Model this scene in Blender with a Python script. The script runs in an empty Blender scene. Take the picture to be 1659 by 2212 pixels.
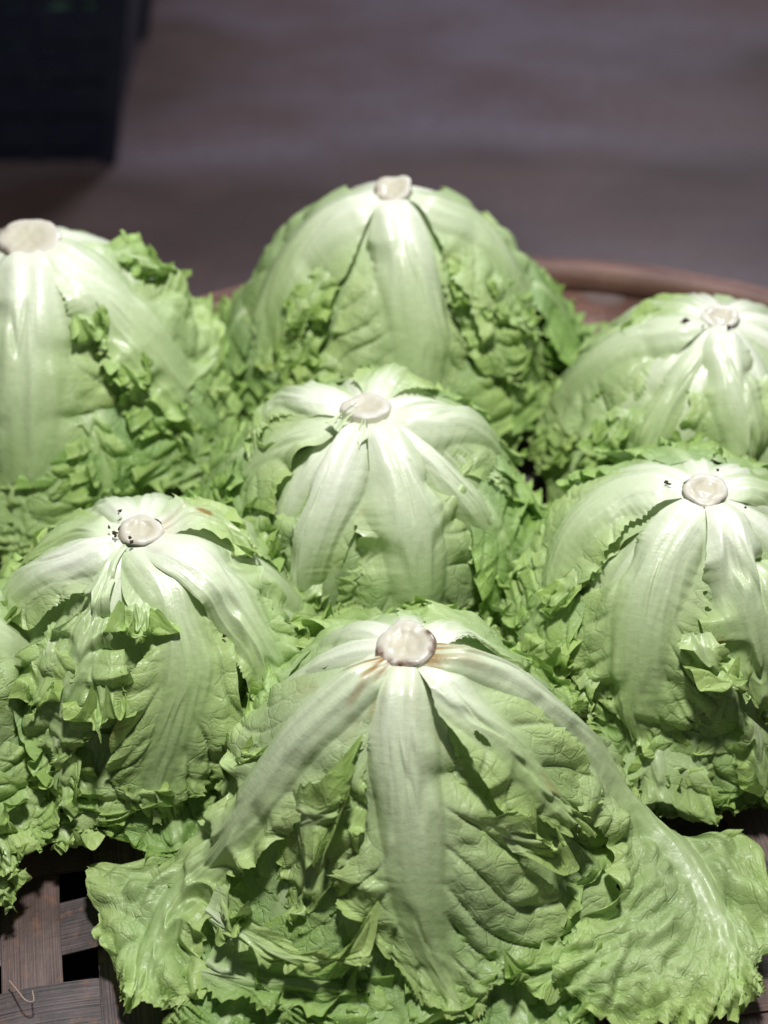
import bpy, math, random
import numpy as np

# ------------------------------------------------------------------ camera, world, lamps
scene = bpy.context.scene
COL = scene.collection
PITCH = math.radians(44.0)
CAM_Z = 0.73
FPX = 3212.0                       # focal length in pixels of a 1659 x 2212 picture
cam_data = bpy.data.cameras.new('camera')
cam_data.sensor_fit = 'VERTICAL'
cam_data.sensor_height = 36.0
cam_data.lens = 36.0 * FPX / 2212.0
cam_data.clip_start = 0.02
cam_data.clip_end = 60
cam = bpy.data.objects.new('camera', cam_data)
COL.objects.link(cam)
cam.location = (0, 0, CAM_Z)
cam.rotation_euler = (math.pi / 2 - PITCH, 0, 0)
cam_data.dof.use_dof = True
cam_data.dof.focus_distance = 0.80
cam_data.dof.aperture_fstop = 4.2
scene.camera = cam

world = bpy.data.worlds.new('World')
scene.world = world
world.use_nodes = True
bgn = world.node_tree.nodes['Background']
bgn.inputs[0].default_value = (0.80, 0.88, 1.0, 1)
bgn.inputs[1].default_value = 0.07

def lamp(name, loc, target, size, power, color, shape='DISK'):
    l = bpy.data.lights.new(name, 'AREA')
    l.shape = shape
    l.size = size
    l.energy = power
    l.color = color
    o = bpy.data.objects.new(name, l)
    COL.objects.link(o)
    o.location = loc
    d = np.array(target, float) - np.array(loc, float)
    d /= np.linalg.norm(d)
    from mathutils import Vector
    o.rotation_euler = Vector(d).to_track_quat('-Z', 'Y').to_euler()
    return o

lamp('stall_lamp', (0.05, 0.60, 1.45), (0.02, 0.64, 0.1), 0.15, 23.5, (1.0, 0.99, 0.965))
lamp('hall_lamp', (1.2, 3.6, 2.6), (0.2, 1.6, -0.5), 0.9, 78.0, (0.86, 0.88, 1.0))

vs = scene.view_settings
vs.view_transform = 'Standard'
vs.look = 'None'
vs.exposure = 0.0
vs.gamma = 1.0
scene.cycles.max_bounces = 6
scene.cycles.transparent_max_bounces = 6

# ------------------------------------------------------------------ helpers
CP, SP = math.cos(PITCH), math.sin(PITCH)
def ray(px, py):
    """direction of the view ray through a pixel of the 1659 x 2212 picture"""
    x = (px - 829.5) / FPX
    v = (1106.0 - py) / FPX
    return np.array([x, CP + v * SP, -SP + v * CP])
def on_plane(px, py, z):
    d = ray(px, py)
    t = (z - CAM_Z) / d[2]
    return np.array([0, 0, CAM_Z]) + d * t

_tab = np.random.RandomState(7).rand(64, 256, 256).astype(np.float32)
def vnoise(x, y, seed=0):
    """smooth lattice noise, -1..1"""
    t = _tab[seed % 64]
    xi = np.floor(x).astype(int); yi = np.floor(y).astype(int)
    fx = x - xi; fy = y - yi
    fx = fx * fx * (3 - 2 * fx); fy = fy * fy * (3 - 2 * fy)
    xi &= 255; yi &= 255
    x1 = (xi + 1) & 255; y1 = (yi + 1) & 255
    a = t[xi, yi] * (1 - fx) + t[x1, yi] * fx
    b = t[xi, y1] * (1 - fx) + t[x1, y1] * fx
    return (a * (1 - fy) + b * fy) * 2 - 1

def catmull(pts, n, closed=False):
    """resample rows (k, d) to n rows along a Catmull-Rom spline"""
    P = np.asarray(pts, float)
    k = len(P)
    E = np.vstack([2 * P[0] - P[1], P, 2 * P[-1] - P[-2]])
    t = np.linspace(0, k - 1 - 1e-9, n)
    i = np.floor(t).astype(int); f = (t - i)[:, None]
    p0, p1, p2, p3 = E[i], E[i + 1], E[i + 2], E[i + 3]
    return 0.5 * ((2 * p1) + (-p0 + p2) * f + (2 * p0 - 5 * p1 + 4 * p2 - p3) * f ** 2 + (-p0 + 3 * p1 - 3 * p2 + p3) * f ** 3)

def mesh_obj(name, V, F, mat, parent=None, smooth=True, attrs=None, uv=None):
    me = bpy.data.meshes.new(name)
    V = np.asarray(V, np.float32); F = np.asarray(F, np.int32)
    me.vertices.add(len(V)); me.vertices.foreach_set('co', V.ravel())
    n = F.shape[1]
    me.loops.add(F.size); me.loops.foreach_set('vertex_index', F.ravel())
    me.polygons.add(len(F))
    me.polygons.foreach_set('loop_start', np.arange(0, F.size, n, dtype=np.int32))
    me.polygons.foreach_set('use_smooth', np.full(len(F), smooth))
    me.update(calc_edges=True)
    if attrs is not None:
        for an, arr in attrs.items():
            a = me.attributes.new(an, 'FLOAT_COLOR', 'POINT')
            a.data.foreach_set('color', np.asarray(arr, np.float32).ravel())
    if uv is not None:
        l = me.uv_layers.new(name='UVMap')
        l.data.foreach_set('uv', np.asarray(uv, np.float32)[F.ravel()].ravel())
    me.materials.append(mat)
    o = bpy.data.objects.new(name, me)
    COL.objects.link(o)
    if parent is not None:
        o.parent = parent
    return o

def empty(name, loc):
    o = bpy.data.objects.new(name, None)
    o.empty_display_size = 0.02
    COL.objects.link(o)
    o.location = loc
    return o

def tag(o, label=None, cat=None, group=None, kind=None):
    if label: o['label'] = label
    if cat: o['category'] = cat
    if group: o['group'] = group
    if kind: o['kind'] = kind
    return o

# ------------------------------------------------------------------ node helper
class NT:
    def __init__(self, name):
        self.m = bpy.data.materials.new(name)
        self.m.use_nodes = True
        self.t = self.m.node_tree
        self.t.nodes.clear()
    def n(self, typ, **kw):
        nd = self.t.nodes.new(typ)
        for k, v in kw.items():
            if k.startswith('i_'):
                key = k[2:]
                nd.inputs[int(key) if key.isdigit() else key.replace('_', ' ')].default_value = v
            else:
                setattr(nd, k, v)
        return nd
    def l(self, a, b): self.t.links.new(a, b)
    def math(self, op, a, b=None, clamp=False):
        nd = self.t.nodes.new('ShaderNodeMath'); nd.operation = op; nd.use_clamp = clamp
        for i, x in enumerate((a, b)):
            if x is None: continue
            if isinstance(x, (int, float)): nd.inputs[i].default_value = x
            else: self.l(x, nd.inputs[i])
        return nd.outputs[0]
    def mix(self, f, a, b, mode='MIX'):
        nd = self.t.nodes.new('ShaderNodeMix'); nd.data_type = 'RGBA'; nd.blend_type = mode
        for i, x in ((0, f), (6, a), (7, b)):
            if isinstance(x, (int, float)): nd.inputs[i].default_value = x
            elif isinstance(x, tuple): nd.inputs[i].default_value = x if len(x) == 4 else (*x, 1)
            else: self.l(x, nd.inputs[i])
        return nd.outputs[2]
    def ramp(self, x, *stops):
        nd = self.t.nodes.new('ShaderNodeMapRange'); nd.clamp = True
        a, b, c, d = stops
        self.l(x, nd.inputs[0])
        for i, v in zip((1, 2, 3, 4), (a, b, c, d)): nd.inputs[i].default_value = v
        return nd.outputs[0]

# ------------------------------------------------------------------ materials
def leaf_material():
    N = NT('lettuce_leaf')
    at = N.n('ShaderNodeAttribute', attribute_name='leafmask')
    sep = N.n('ShaderNodeSeparateColor'); N.l(at.outputs['Color'], sep.inputs[0])
    rib, edge, vein = sep.outputs[0], sep.outputs[1], sep.outputs[2]
    brown = at.outputs['Alpha']
    at2 = N.n('ShaderNodeAttribute', attribute_name='leaftint')
    sep2 = N.n('ShaderNodeSeparateColor'); N.l(at2.outputs['Color'], sep2.inputs[0])
    tint, pale, bladem = sep2.outputs[0], sep2.outputs[1], sep2.outputs[2]
    uv = N.n('ShaderNodeUVMap', uv_map='UVMap')
    # fine veins as cells on the blade
    nz = N.n('ShaderNodeTexNoise', i_Scale=55.0, i_Detail=2.0); N.l(uv.outputs[0], nz.inputs['Vector'])
    mixv = N.n('ShaderNodeMix', data_type='VECTOR'); mixv.inputs[0].default_value = 0.012
    N.l(uv.outputs[0], mixv.inputs[4]); N.l(nz.outputs['Color'], mixv.inputs[5])
    vor = N.n('ShaderNodeTexVoronoi', feature='DISTANCE_TO_EDGE', i_Scale=95.0); N.l(mixv.outputs[1], vor.inputs['Vector'])
    cell = N.ramp(vor.outputs['Distance'], 0.0, 0.09, 1.0, 0.0)
    vor2 = N.n('ShaderNodeTexVoronoi', feature='DISTANCE_TO_EDGE', i_Scale=330.0); N.l(mixv.outputs[1], vor2.inputs['Vector'])
    cell2 = N.ramp(vor2.outputs['Distance'], 0.0, 0.12, 1.0, 0.0)
    # stringy fibres along the rib
    mp = N.n('ShaderNodeMapping'); mp.inputs['Scale'].default_value = (60, 900, 1); N.l(uv.outputs[0], mp.inputs[0])
    nf = N.n('ShaderNodeTexNoise', i_Scale=1.0, i_Detail=2.0); N.l(mp.outputs[0], nf.inputs['Vector'])
    tc = N.n('ShaderNodeTexCoord')
    n1 = N.n('ShaderNodeTexNoise', i_Scale=28.0, i_Detail=3.0); N.l(tc.outputs['Object'], n1.inputs['Vector'])
    n2 = N.n('ShaderNodeTexNoise', i_Scale=260.0, i_Detail=3.0); N.l(tc.outputs['Object'], n2.inputs['Vector'])
    blade = N.mix(N.ramp(n1.outputs['Fac'], 0.3, 0.7, 0.0, 1.0), (0.325, 0.465, 0.175), (0.45, 0.58, 0.28))
    blade = N.mix(tint, blade, (0.185, 0.345, 0.08))
    lime = N.mix(tint, (0.47, 0.625, 0.175), (0.27, 0.45, 0.085))
    c = N.mix(N.math('MULTIPLY', edge, 0.85), blade, lime)
    c = N.mix(N.math('MULTIPLY', pale, 0.9), c, (0.53, 0.65, 0.365))
    c = N.mix(N.math('MULTIPLY', vein, 0.65), c, N.mix(N.ramp(pale, 0.1, 0.5, 0, 1), (0.22, 0.34, 0.10), (0.56, 0.66, 0.36)))
    # dark thin lines along veins
    dv = N.math('MULTIPLY', N.math('MULTIPLY', cell, bladem), 0.09)
    c = N.mix(dv, c, (0.14, 0.26, 0.07))
    c = N.mix(N.math('MULTIPLY', rib, 0.8), c, N.mix(pale, (0.37, 0.495, 0.205), (0.55, 0.665, 0.395)))
    c = N.mix(N.math('MULTIPLY', N.math('MULTIPLY', N.ramp(nf.outputs['Fac'], 0.45, 0.65, 0, 1), rib), 0.30), c, (0.36, 0.50, 0.20))
    white = N.math('MULTIPLY', N.math('POWER', pale, 2.0), rib, True)
    c = N.mix(N.math('MULTIPLY', white, 0.85), c, (0.86, 0.88, 0.76))
    c = N.mix(N.math('MULTIPLY', N.ramp(n2.outputs['Fac'], 0.35, 0.75, 0.0, 1.0), 0.12), c, (0.75, 0.80, 0.55))
    c = N.mix(brown, c, (0.30, 0.16, 0.03))
    # relief
    mp2 = N.n('ShaderNodeMapping'); mp2.inputs['Scale'].default_value = (900, 160, 1); N.l(uv.outputs[0], mp2.inputs[0])
    nf2 = N.n('ShaderNodeTexNoise', i_Scale=1.0, i_Detail=2.0); N.l(mp2.outputs[0], nf2.inputs['Vector'])
    h = N.math('ADD', N.math('MULTIPLY', N.math('MULTIPLY', cell, bladem), 0.6), N.math('MULTIPLY', N.math('MULTIPLY', cell2, bladem), 0.25))
    h = N.math('ADD', h, N.math('MULTIPLY', n2.outputs['Fac'], 0.55))
    h = N.math('ADD', h, N.math('MULTIPLY', N.math('MULTIPLY', nf.outputs['Fac'], rib), 0.35))
    h = N.math('ADD', h, N.math('MULTIPLY', N.math('MULTIPLY', nf2.outputs['Fac'], rib), 0.2))
    bump = N.n('ShaderNodeBump', i_Strength=0.7, i_Distance=0.0009); N.l(h, bump.inputs['Height'])
    p = N.n('ShaderNodeBsdfPrincipled')
    N.l(c, p.inputs['Base Color'])
    N.l(bump.outputs[0], p.inputs['Normal'])
    N.l(N.math('SUBTRACT', N.ramp(n2.outputs['Fac'], 0.3, 0.7, 0.38, 0.54), N.math('MULTIPLY', rib, 0.10)), p.inputs['Roughness'])
    p.inputs['Specular IOR Level'].default_value = 0.5
    N.l(N.math('MULTIPLY', pale, 0.2), p.inputs['Coat Weight'])
    p.inputs['Coat Roughness'].default_value = 0.14
    tr = N.n('ShaderNodeBsdfTranslucent')
    tcc = N.mix(N.math('SUBTRACT', 0.45, N.math('MULTIPLY', brown, 0.4)), c, (0.46, 0.70, 0.26), 'MIX'); N.l(tcc, tr.inputs[0]); N.l(bump.outputs[0], tr.inputs[1])
    ms = N.n('ShaderNodeMixShader')
    f = N.math('SUBTRACT', 0.24, N.math('MULTIPLY', rib, 0.12))
    N.l(f, ms.inputs[0]); N.l(p.outputs[0], ms.inputs[1]); N.l(tr.outputs[0], ms.inputs[2])
    out = N.n('ShaderNodeOutputMaterial'); N.l(ms.outputs[0], out.inputs[0])
    return N.m

def simple(name, rgb, rough=0.5, spec=0.5, nscale=None, rgb2=None, bump=0.0, sss=0.0, coat=0.0, thr=(0.35, 0.65), detail=4.0, stretch=None, objspace=True):
    N = NT(name)
    p = N.n('ShaderNodeBsdfPrincipled')
    p.inputs['Base Color'].default_value = (*rgb, 1)
    p.inputs['Roughness'].default_value = rough
    p.inputs['Specular IOR Level'].default_value = spec
    p.inputs['Coat Weight'].default_value = coat
    p.inputs['Coat Roughness'].default_value = 0.1
    if sss: 
        p.inputs['Subsurface Weight'].default_value = sss
        p.inputs['Subsurface Scale'].default_value = 0.004
        p.inputs['Subsurface Radius'].default_value = (1, 0.9, 0.6)
    if nscale:
        tc = N.n('ShaderNodeTexCoord')
        v = tc.outputs['Object']
        if stretch:
            mp = N.n('ShaderNodeMapping'); mp.inputs['Scale'].default_value = stretch; N.l(v, mp.inputs[0]); v = mp.outputs[0]
        nz = N.n('ShaderNodeTexNoise', i_Scale=nscale, i_Detail=detail); N.l(v, nz.inputs['Vector'])
        if rgb2: N.l(N.mix(N.ramp(nz.outputs['Fac'], thr[0], thr[1], 0, 1), tuple(rgb), tuple(rgb2)), p.inputs['Base Color'])
        if bump:
            b = N.n('ShaderNodeBump', i_Strength=0.6, i_Distance=bump); N.l(nz.outputs['Fac'], b.inputs['Height']); N.l(b.outputs[0], p.inputs['Normal'])
    out = N.n('ShaderNodeOutputMaterial'); N.l(p.outputs[0], out.inputs[0])
    return N.m

def bamboo_material(name, base, dark, stain):
    N = NT(name)
    uv = N.n('ShaderNodeUVMap', uv_map='UVMap')
    oi = N.n('ShaderNodeObjectInfo')
    ad = N.n('ShaderNodeVectorMath', operation='ADD'); N.l(uv.outputs[0], ad.inputs[0]); N.l(oi.outputs['Location'], ad.inputs[1])
    mp = N.n('ShaderNodeMapping'); mp.inputs['Scale'].default_value = (14, 900, 1); N.l(ad.outputs[0], mp.inputs[0])
    fib = N.n('ShaderNodeTexNoise', i_Scale=1.0, i_Detail=4.0); N.l(mp.outputs[0], fib.inputs['Vector'])
    big = N.n('ShaderNodeTexNoise', i_Scale=22.0, i_Detail=6.0); N.l(ad.outputs[0], big.inputs['Vector'])
    sm = N.n('ShaderNodeTexNoise', i_Scale=120.0, i_Detail=6.0); N.l(ad.outputs[0], sm.inputs['Vector'])
    c = N.mix(N.ramp(fib.outputs['Fac'], 0.3, 0.7, 0, 1), dark, base)
    c = N.mix(N.ramp(big.outputs['Fac'], 0.42, 0.62, 0, 0.85), c, dark)
    c = N.mix(N.ramp(sm.outputs['Fac'], 0.57, 0.70, 0, 0.6), c, stain)
    c = N.mix(N.ramp(oi.outputs['Random'], 0.35, 0.75, 0, 0.6), c, N.mix(0.5, c, (0.16, 0.075, 0.045)))
    p = N.n('ShaderNodeBsdfPrincipled'); N.l(c, p.inputs['Base Color'])
    p.inputs['Roughness'].default_value = 0.55
    h = N.math('ADD', fib.outputs['Fac'], sm.outputs['Fac'])
    b = N.n('ShaderNodeBump', i_Strength=0.7, i_Distance=0.001); N.l(h, b.inputs['Height']); N.l(b.outputs[0], p.inputs['Normal'])
    out = N.n('ShaderNodeOutputMaterial'); N.l(p.outputs[0], out.inputs[0])
    return N.m

def ground_material():
    N = NT('wet_concrete')
    tc = N.n('ShaderNodeTexCoord')
    mp = N.n('ShaderNodeMapping'); mp.inputs['Scale'].default_value = (0.75, 1.5, 1); mp.inputs['Rotation'].default_value = (0, 0, 0.25)
    N.l(tc.outputs['Object'], mp.inputs[0])
    a = N.n('ShaderNodeTexNoise', i_Scale=1.6, i_Detail=3.0, i_Roughness=0.5); N.l(mp.outputs[0], a.inputs['Vector'])
    b = N.n('ShaderNodeTexNoise', i_Scale=60.0, i_Detail=6.0); N.l(tc.outputs['Object'], b.inputs['Vector'])
    a2 = N.n('ShaderNodeTexNoise', i_Scale=3.1, i_Detail=4.0, i_Roughness=0.5); N.l(mp.outputs[0], a2.inputs['Vector'])
    c = N.mix(N.ramp(a.outputs['Fac'], 0.40, 0.58, 0, 1), (0.060, 0.036, 0.033), (0.165, 0.132, 0.155))  # paler bluish patches: wet reflections put into the floor colour
    c = N.mix(N.ramp(a2.outputs['Fac'], 0.45, 0.62, 0, 0.7), c, (0.115, 0.072, 0.066))
    c = N.mix(N.ramp(b.outputs['Fac'], 0.4, 0.7, 0, 0.35), c, (0.05, 0.035, 0.035))
    p = N.n('ShaderNodeBsdfPrincipled'); N.l(c, p.inputs['Base Color'])
    N.l(N.ramp(a.outputs['Fac'], 0.35, 0.65, 0.62, 0.36), p.inputs['Roughness'])
    bm = N.n('ShaderNodeBump', i_Strength=0.5, i_Distance=0.003); N.l(b.outputs['Fac'], bm.inputs['Height']); N.l(bm.outputs[0], p.inputs['Normal'])
    out = N.n('ShaderNodeOutputMaterial'); N.l(p.outputs[0], out.inputs[0])
    return N.m

def stump_material():
    N = NT('cut_stump')
    at = N.n('ShaderNodeAttribute', attribute_name='stumpmask')
    sep = N.n('ShaderNodeSeparateColor'); N.l(at.outputs['Color'], sep.inputs[0])
    tc = N.n('ShaderNodeTexCoord')
    nz = N.n('ShaderNodeTexNoise', i_Scale=240.0, i_Detail=5.0); N.l(tc.outputs['Object'], nz.inputs['Vector'])
    c = N.mix(sep.outputs[0], (0.58, 0.56, 0.49), (0.50, 0.475, 0.36))          # ring to pith
    c = N.mix(N.ramp(nz.outputs['Fac'], 0.5, 0.75, 0, 0.22), c, (0.56, 0.45, 0.28))
    br = N.math('MULTIPLY', sep.outputs[1], N.ramp(nz.outputs['Fac'], 0.3, 0.6, 0.4, 1.0), True)
    c = N.mix(sep.outputs[2], c, (0.60, 0.62, 0.44))
    c = N.mix(br, c, (0.095, 0.034, 0.008))
    p = N.n('ShaderNodeBsdfPrincipled'); N.l(c, p.inputs['Base Color'])
    p.inputs['Roughness'].default_value = 0.42
    p.inputs['Coat Weight'].default_value = 0.22
    b = N.n('ShaderNodeBump', i_Strength=0.5, i_Distance=0.0006); N.l(nz.outputs['Fac'], b.inputs['Height']); N.l(b.outputs[0], p.inputs['Normal'])
    out = N.n('ShaderNodeOutputMaterial'); N.l(p.outputs[0], out.inputs[0])
    return N.m

M_LEAF = leaf_material()
M_STUMP = stump_material()
M_SOIL = simple('soil', (0.030, 0.015, 0.010), 0.8, nscale=900, rgb2=(0.07, 0.035, 0.02))
M_BAMBOO = bamboo_material('bamboo_strip', (0.18, 0.128, 0.130), (0.022, 0.022, 0.024), (0.22, 0.105, 0.05))  # dark blotches: dirt, with shade of the leaves put into the colour
M_RIM = bamboo_material('bamboo_rim', (0.27, 0.145, 0.115), (0.11, 0.055, 0.045), (0.25, 0.15, 0.12))
M_GROUND = ground_material()
M_CRATE = simple('dark_plastic', (0.008, 0.012, 0.028), 0.45, nscale=30, rgb2=(0.014, 0.018, 0.034))

# ------------------------------------------------------------------ ground
def grid_sheet(name, x0, x1, y0, y1, z, nx, ny, mat):
    X, Y = np.meshgrid(np.linspace(x0, x1, nx), np.linspace(y0, y1, ny))
    Z = z + 0.004 * vnoise(X * 1.3, Y * 1.3, 3) + 0.0015 * vnoise(X * 6, Y * 6, 4)
    V = np.stack([X, Y, Z], -1).reshape(-1, 3)
    i = np.arange(nx * ny).reshape(ny, nx)
    F = np.stack([i[:-1, :-1], i[:-1, 1:], i[1:, 1:], i[1:, :-1]], -1).reshape(-1, 4)
    return mesh_obj(name, V, F, mat)
GZ = -0.50
g = grid_sheet('ground', -12, 12, -8, 30, GZ, 160, 220, M_GROUND)
tag(g, 'dark damp purplish brown concrete floor behind and below the tray', kind='structure')

# ------------------------------------------------------------------ bamboo tray
TX, TY, TR = 0.09, 0.515, 0.492
tray = empty('bamboo_tray', (TX, TY, 0))
tag(tray, 'round shallow woven bamboo tray under the lettuces, with a brown rim', 'tray')
def tray_z(r):
    """height of the weave at radius r"""
    return 0.038 * np.clip((r - 0.38) / (TR - 0.38), 0, 1) ** 1.7

def strip_mesh(c, along_x, sgn, ang, W=0.033, T=0.0016):
    """one woven strip, c = offset across, over/under its crossings"""
    half = math.sqrt(max(0.0, (TR - 0.006) ** 2 - c * c))
    if half < 0.05: return None
    n = int(half * 2 / 0.006)
    s = np.linspace(-half, half, n)
    wav = 0.0019 * sgn * np.cos((s - (0.0165 if along_x else 0.020)) / PITCHW * math.pi) * (1 if along_x else -1)
    wob = 0.0012 * vnoise(s * 9 + c * 31, s * 0 + c * 17, 9)
    rows = []
    us = np.linspace(-1, 1, 5)
    V = []
    for top in (1, -1):
        for u in us:
            cc = c + u * (W / 2) * (1 + 0.05 * vnoise(s * 6 + c * 40, s * 0 + u, 5)) + wob
            if along_x: x, y = s, cc
            else: x, y = cc, s
            r = np.hypot(x, y)
            z = tray_z(r) - 0.004 + wav + top * T / 2 + 0.0005 * (1 - u * u)
            xr = x * math.cos(ang) - y * math.sin(ang); yr = x * math.sin(ang) + y * math.cos(ang)
            V.append(np.stack([xr, yr, z], -1))
    V = np.array(V)                        # 10, n, 3
    m = len(us)
    order = list(range(m)) + list(range(2 * m - 1, m - 1, -1))
    V = V[order]                            # closed loop of 10
    k = len(order)
    idx = np.arange(k * n).reshape(k, n)
    F = []
    nx = np.roll(idx, -1, axis=0)
    F = np.stack([idx[:, :-1], nx[:, :-1], nx[:, 1:], idx[:, 1:]], -1).reshape(-1, 4)
    vv = np.concatenate([us, us[::-1]]) * W / 2
    UV = np.stack([np.broadcast_to(s[None], (k, n)), np.broadcast_to(vv[:, None], (k, n))], -1) + np.array([c * 13.7, c * 7.1])
    return V.reshape(-1, 3), F, UV.reshape(-1, 2)
PITCHW = 0.052
ANG = math.radians(11)
offx = 0.0
k = int(TR / PITCHW) + 1
for a in (True, False):
    for i in range(-k, k + 1):
        c = i * PITCHW + (0.020 if a else 0.0165)
        if abs(c) > TR - 0.03: continue
        r = strip_mesh(c, a, 1 if i % 2 == 0 else -1, ANG)
        if r is None: continue
        # crossings alternate; strips running across start half a wave later
        mesh_obj('bamboo_strip', r[0], r[1], M_BAMBOO, tray, attrs=None, uv=r[2], smooth=False)

def hoop(name, r, z0, z1, t, mat, seed, lean=0.0, bulge=0.001):
    n = 260
    th = np.linspace(0, 2 * math.pi, n, endpoint=False)
    prof = [(0, z0), (t, z0 + 0.001), (t + bulge, (z0 + z1) / 2), (t, z1 - 0.001), (t * 0.5, z1 + 0.0012), (0, z1), (-bulge, (z0 + z1) / 2)]
    V = []
    for (dr, z) in prof:
        rr = r + dr + lean * (z - z0) + 0.0013 * vnoise(th * 5, th * 0 + z * 40, seed)
        zz = z + 0.0016 * vnoise(th * 4, th * 0 + 3, seed + 1)
        V.append(np.stack([rr * np.cos(th), rr * np.sin(th), zz], -1))
    V = np.array(V); k = len(prof)
    idx = np.arange(k * n).reshape(k, n)
    a = idx; b = np.roll(idx, -1, 0); c = np.roll(b, -1, 1); d = np.roll(a, -1, 1)
    F = np.stack([a, b, c, d], -1).reshape(-1, 4)[:, ::-1]
    UV = np.stack([np.broadcast_to(th[None] * r, (k, n)), np.broadcast_to(np.linspace(0, 0.05, k)[:, None], (k, n))], -1) + seed
    return mesh_obj(name, V.reshape(-1, 3), F, mat, tray, uv=UV.reshape(-1, 2))
hoop('inner_rim_hoop', TR - 0.018, 0.020, 0.046, 0.016, M_RIM, 21)
hoop('outer_rim_hoop', TR - 0.001, 0.010, 0.041, 0.010, M_RIM, 24)
# wide bamboo band lining the sloping side of the tray, in lapped lengths
def lining(a0, a1, seed):
    th = np.linspace(a0, a1, 60)
    prof = [(TR - 0.078, 0.0075), (TR - 0.060, 0.0105), (TR - 0.040, 0.0165), (TR - 0.014, 0.0265), (TR - 0.014, 0.0220), (TR - 0.078, 0.0045)]
    V = np.array([np.stack([(r + 0.001 * vnoise(th * 4, th * 0, seed)) * np.cos(th), r * np.sin(th), z + 0.0015 * (th - a0) / (a1 - a0) + 0 * th], -1) for r, z in prof])
    k, n = len(prof), 60
    idx = np.arange(k * n).reshape(k, n)
    b = np.roll(idx, -1, 0)
    F = np.stack([idx[:, :-1], idx[:, 1:], b[:, 1:], b[:, :-1]], -1).reshape(-1, 4)
    UV = np.stack([np.broadcast_to(th[None] * TR, (k, n)), np.broadcast_to(np.linspace(0, 0.06, k)[:, None], (k, n))], -1) + seed
    mesh_obj('lining_band', V.reshape(-1, 3), F, M_RIM, tray, uv=UV.reshape(-1, 2))
for i in range(5):
    lining(i * 1.2566 + 0.3, (i + 1) * 1.2566 + 0.33, 31 + i)
# a loose fibre curling off the weave
fp = [on_plane(x, y, z) for x, y, z in ((20, 2118, 0.004), (38, 2140, 0.009), (55, 2160, 0.012), (72, 2162, 0.012), (70, 2140, 0.010))]
fc = catmull(np.array(fp) - np.array([TX, TY, 0]), 40)
V = []
for q in fc:
    for a in range(5):
        V.append((q[0] + 0.0004 * math.cos(a * 1.2566), q[1] + 0.0004 * math.sin(a * 1.2566), q[2] + 0.0003 * math.cos(a * 1.2566 + 1)))
F = [(i * 5 + a, i * 5 + (a + 1) % 5, i * 5 + 5 + (a + 1) % 5, i * 5 + 5 + a) for i in range(39) for a in range(5)]
mesh_obj('loose_fibre', V, F, simple('pale_fibre', (0.42, 0.30, 0.22), 0.7), tray)
gap_box = mesh_obj('gap_shade_box', [(TX + x * 0.36, TY + y * 0.34, z) for z in (GZ + 0.006, -0.03) for x, y in ((-1, -1), (1, -1), (1, 1), (-1, 1))],
                 [(0, 3, 2, 1), (4, 5, 6, 7), (0, 1, 5, 4), (1, 2, 6, 5), (2, 3, 7, 6), (3, 0, 4, 7)], M_CRATE, None, smooth=False)  # dark box added below the weave so that its gaps look black
tag(gap_box, 'dark box added under the woven bamboo tray to blacken its gaps', 'box')

# ------------------------------------------------------------------ lettuce heads
class Head:
    def __init__(self, px, py, H, R, prof, seed, r0=0.016):
        self.H, self.R, self.seed = H, R, seed
        p = on_plane(px, py, H)
        self.c = np.array([p[0], p[1], 0.0])
        pr = np.array(prof, float)
        fine = catmull(pr, 240)
        rho = np.maximum.accumulate(fine[:, 0]) * R + np.arange(240) * 1e-7
        z = np.minimum.accumulate(fine[:, 1]) * H
        d = np.hypot(np.diff(rho), np.diff(z))
        self.s = np.concatenate([[0], np.cumsum(d)])
        self.rho, self.z = rho, z
        tr, tz = np.gradient(rho, self.s), np.gradient(z, self.s)
        k = np.ones(9) / 9
        tr = np.convolve(np.pad(tr, 4, 'edge'), k, 'valid'); tz = np.convolve(np.pad(tz, 4, 'edge'), k, 'valid')
        l = np.hypot(tr, tz)
        self.nr, self.nz = -tz / l, tr / l
        self.tr, self.tz = tr / l, tz / l
        self.smax = self.s[-1]
        self.s0 = np.interp(r0 * 0.85, rho, self.s)
        self.sR = np.interp(R, rho, self.s)
        self.root = None
    def hit(self, px, py, lift=0.0):
        """(theta, s) where the view ray first meets the head's surface"""
        d = ray(px, py); d = d / np.linalg.norm(d)
        o = np.array([0, 0, CAM_Z]) - self.c
        tc = -(o @ np.array([d[0], d[1], 0])) / (d[0] ** 2 + d[1] ** 2)
        t = np.linspace(tc - 0.30, tc + 0.10, 900)
        P = o + d * t[:, None]
        rr = np.hypot(P[:, 0], P[:, 1])
        gap = P[:, 2] - lift - np.interp(rr, self.rho, self.z)
        w = np.where(gap <= 0)[0]
        back = P[:, 1] * 1.0
        i = w[0] if len(w) else int(np.argmin(gap))
        if len(w) and t[i] > tc + 0.03:      # passed over the top: closest approach to the dome instead
            m = t < tc + 0.03
            i = int(np.argmin(np.where(m, gap, 9)))
        q = P[i]
        return math.atan2(q[1], q[0]), float(np.interp(math.hypot(q[0], q[1]), self.rho, self.s))
    def place(self, th, s, lift):
        """point and frame on the surface; s beyond the profile end runs straight on"""
        sc = np.clip(s, 0, self.smax)
        ex = s - sc
        rho = np.interp(sc, self.s, self.rho) + ex
        z = np.interp(sc, self.s, self.z)
        nr = np.interp(sc, self.s, self.nr); nz = np.interp(sc, self.s, self.nz)
        l = np.hypot(nr, nz); nr /= l; nz /= l
        r2 = rho + nr * lift; z2 = z + nz * lift
        c, s_ = np.cos(th), np.sin(th)
        P = np.stack([r2 * c, r2 * s_, z2], -1)
        n = np.stack([nr * c, nr * s_, nz], -1)
        tt = np.stack([-s_, c, np.zeros_like(c)], -1)
        tm = np.stack([nz * c, nz * s_, -nr], -1)
        return P, n, tt, tm

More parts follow.
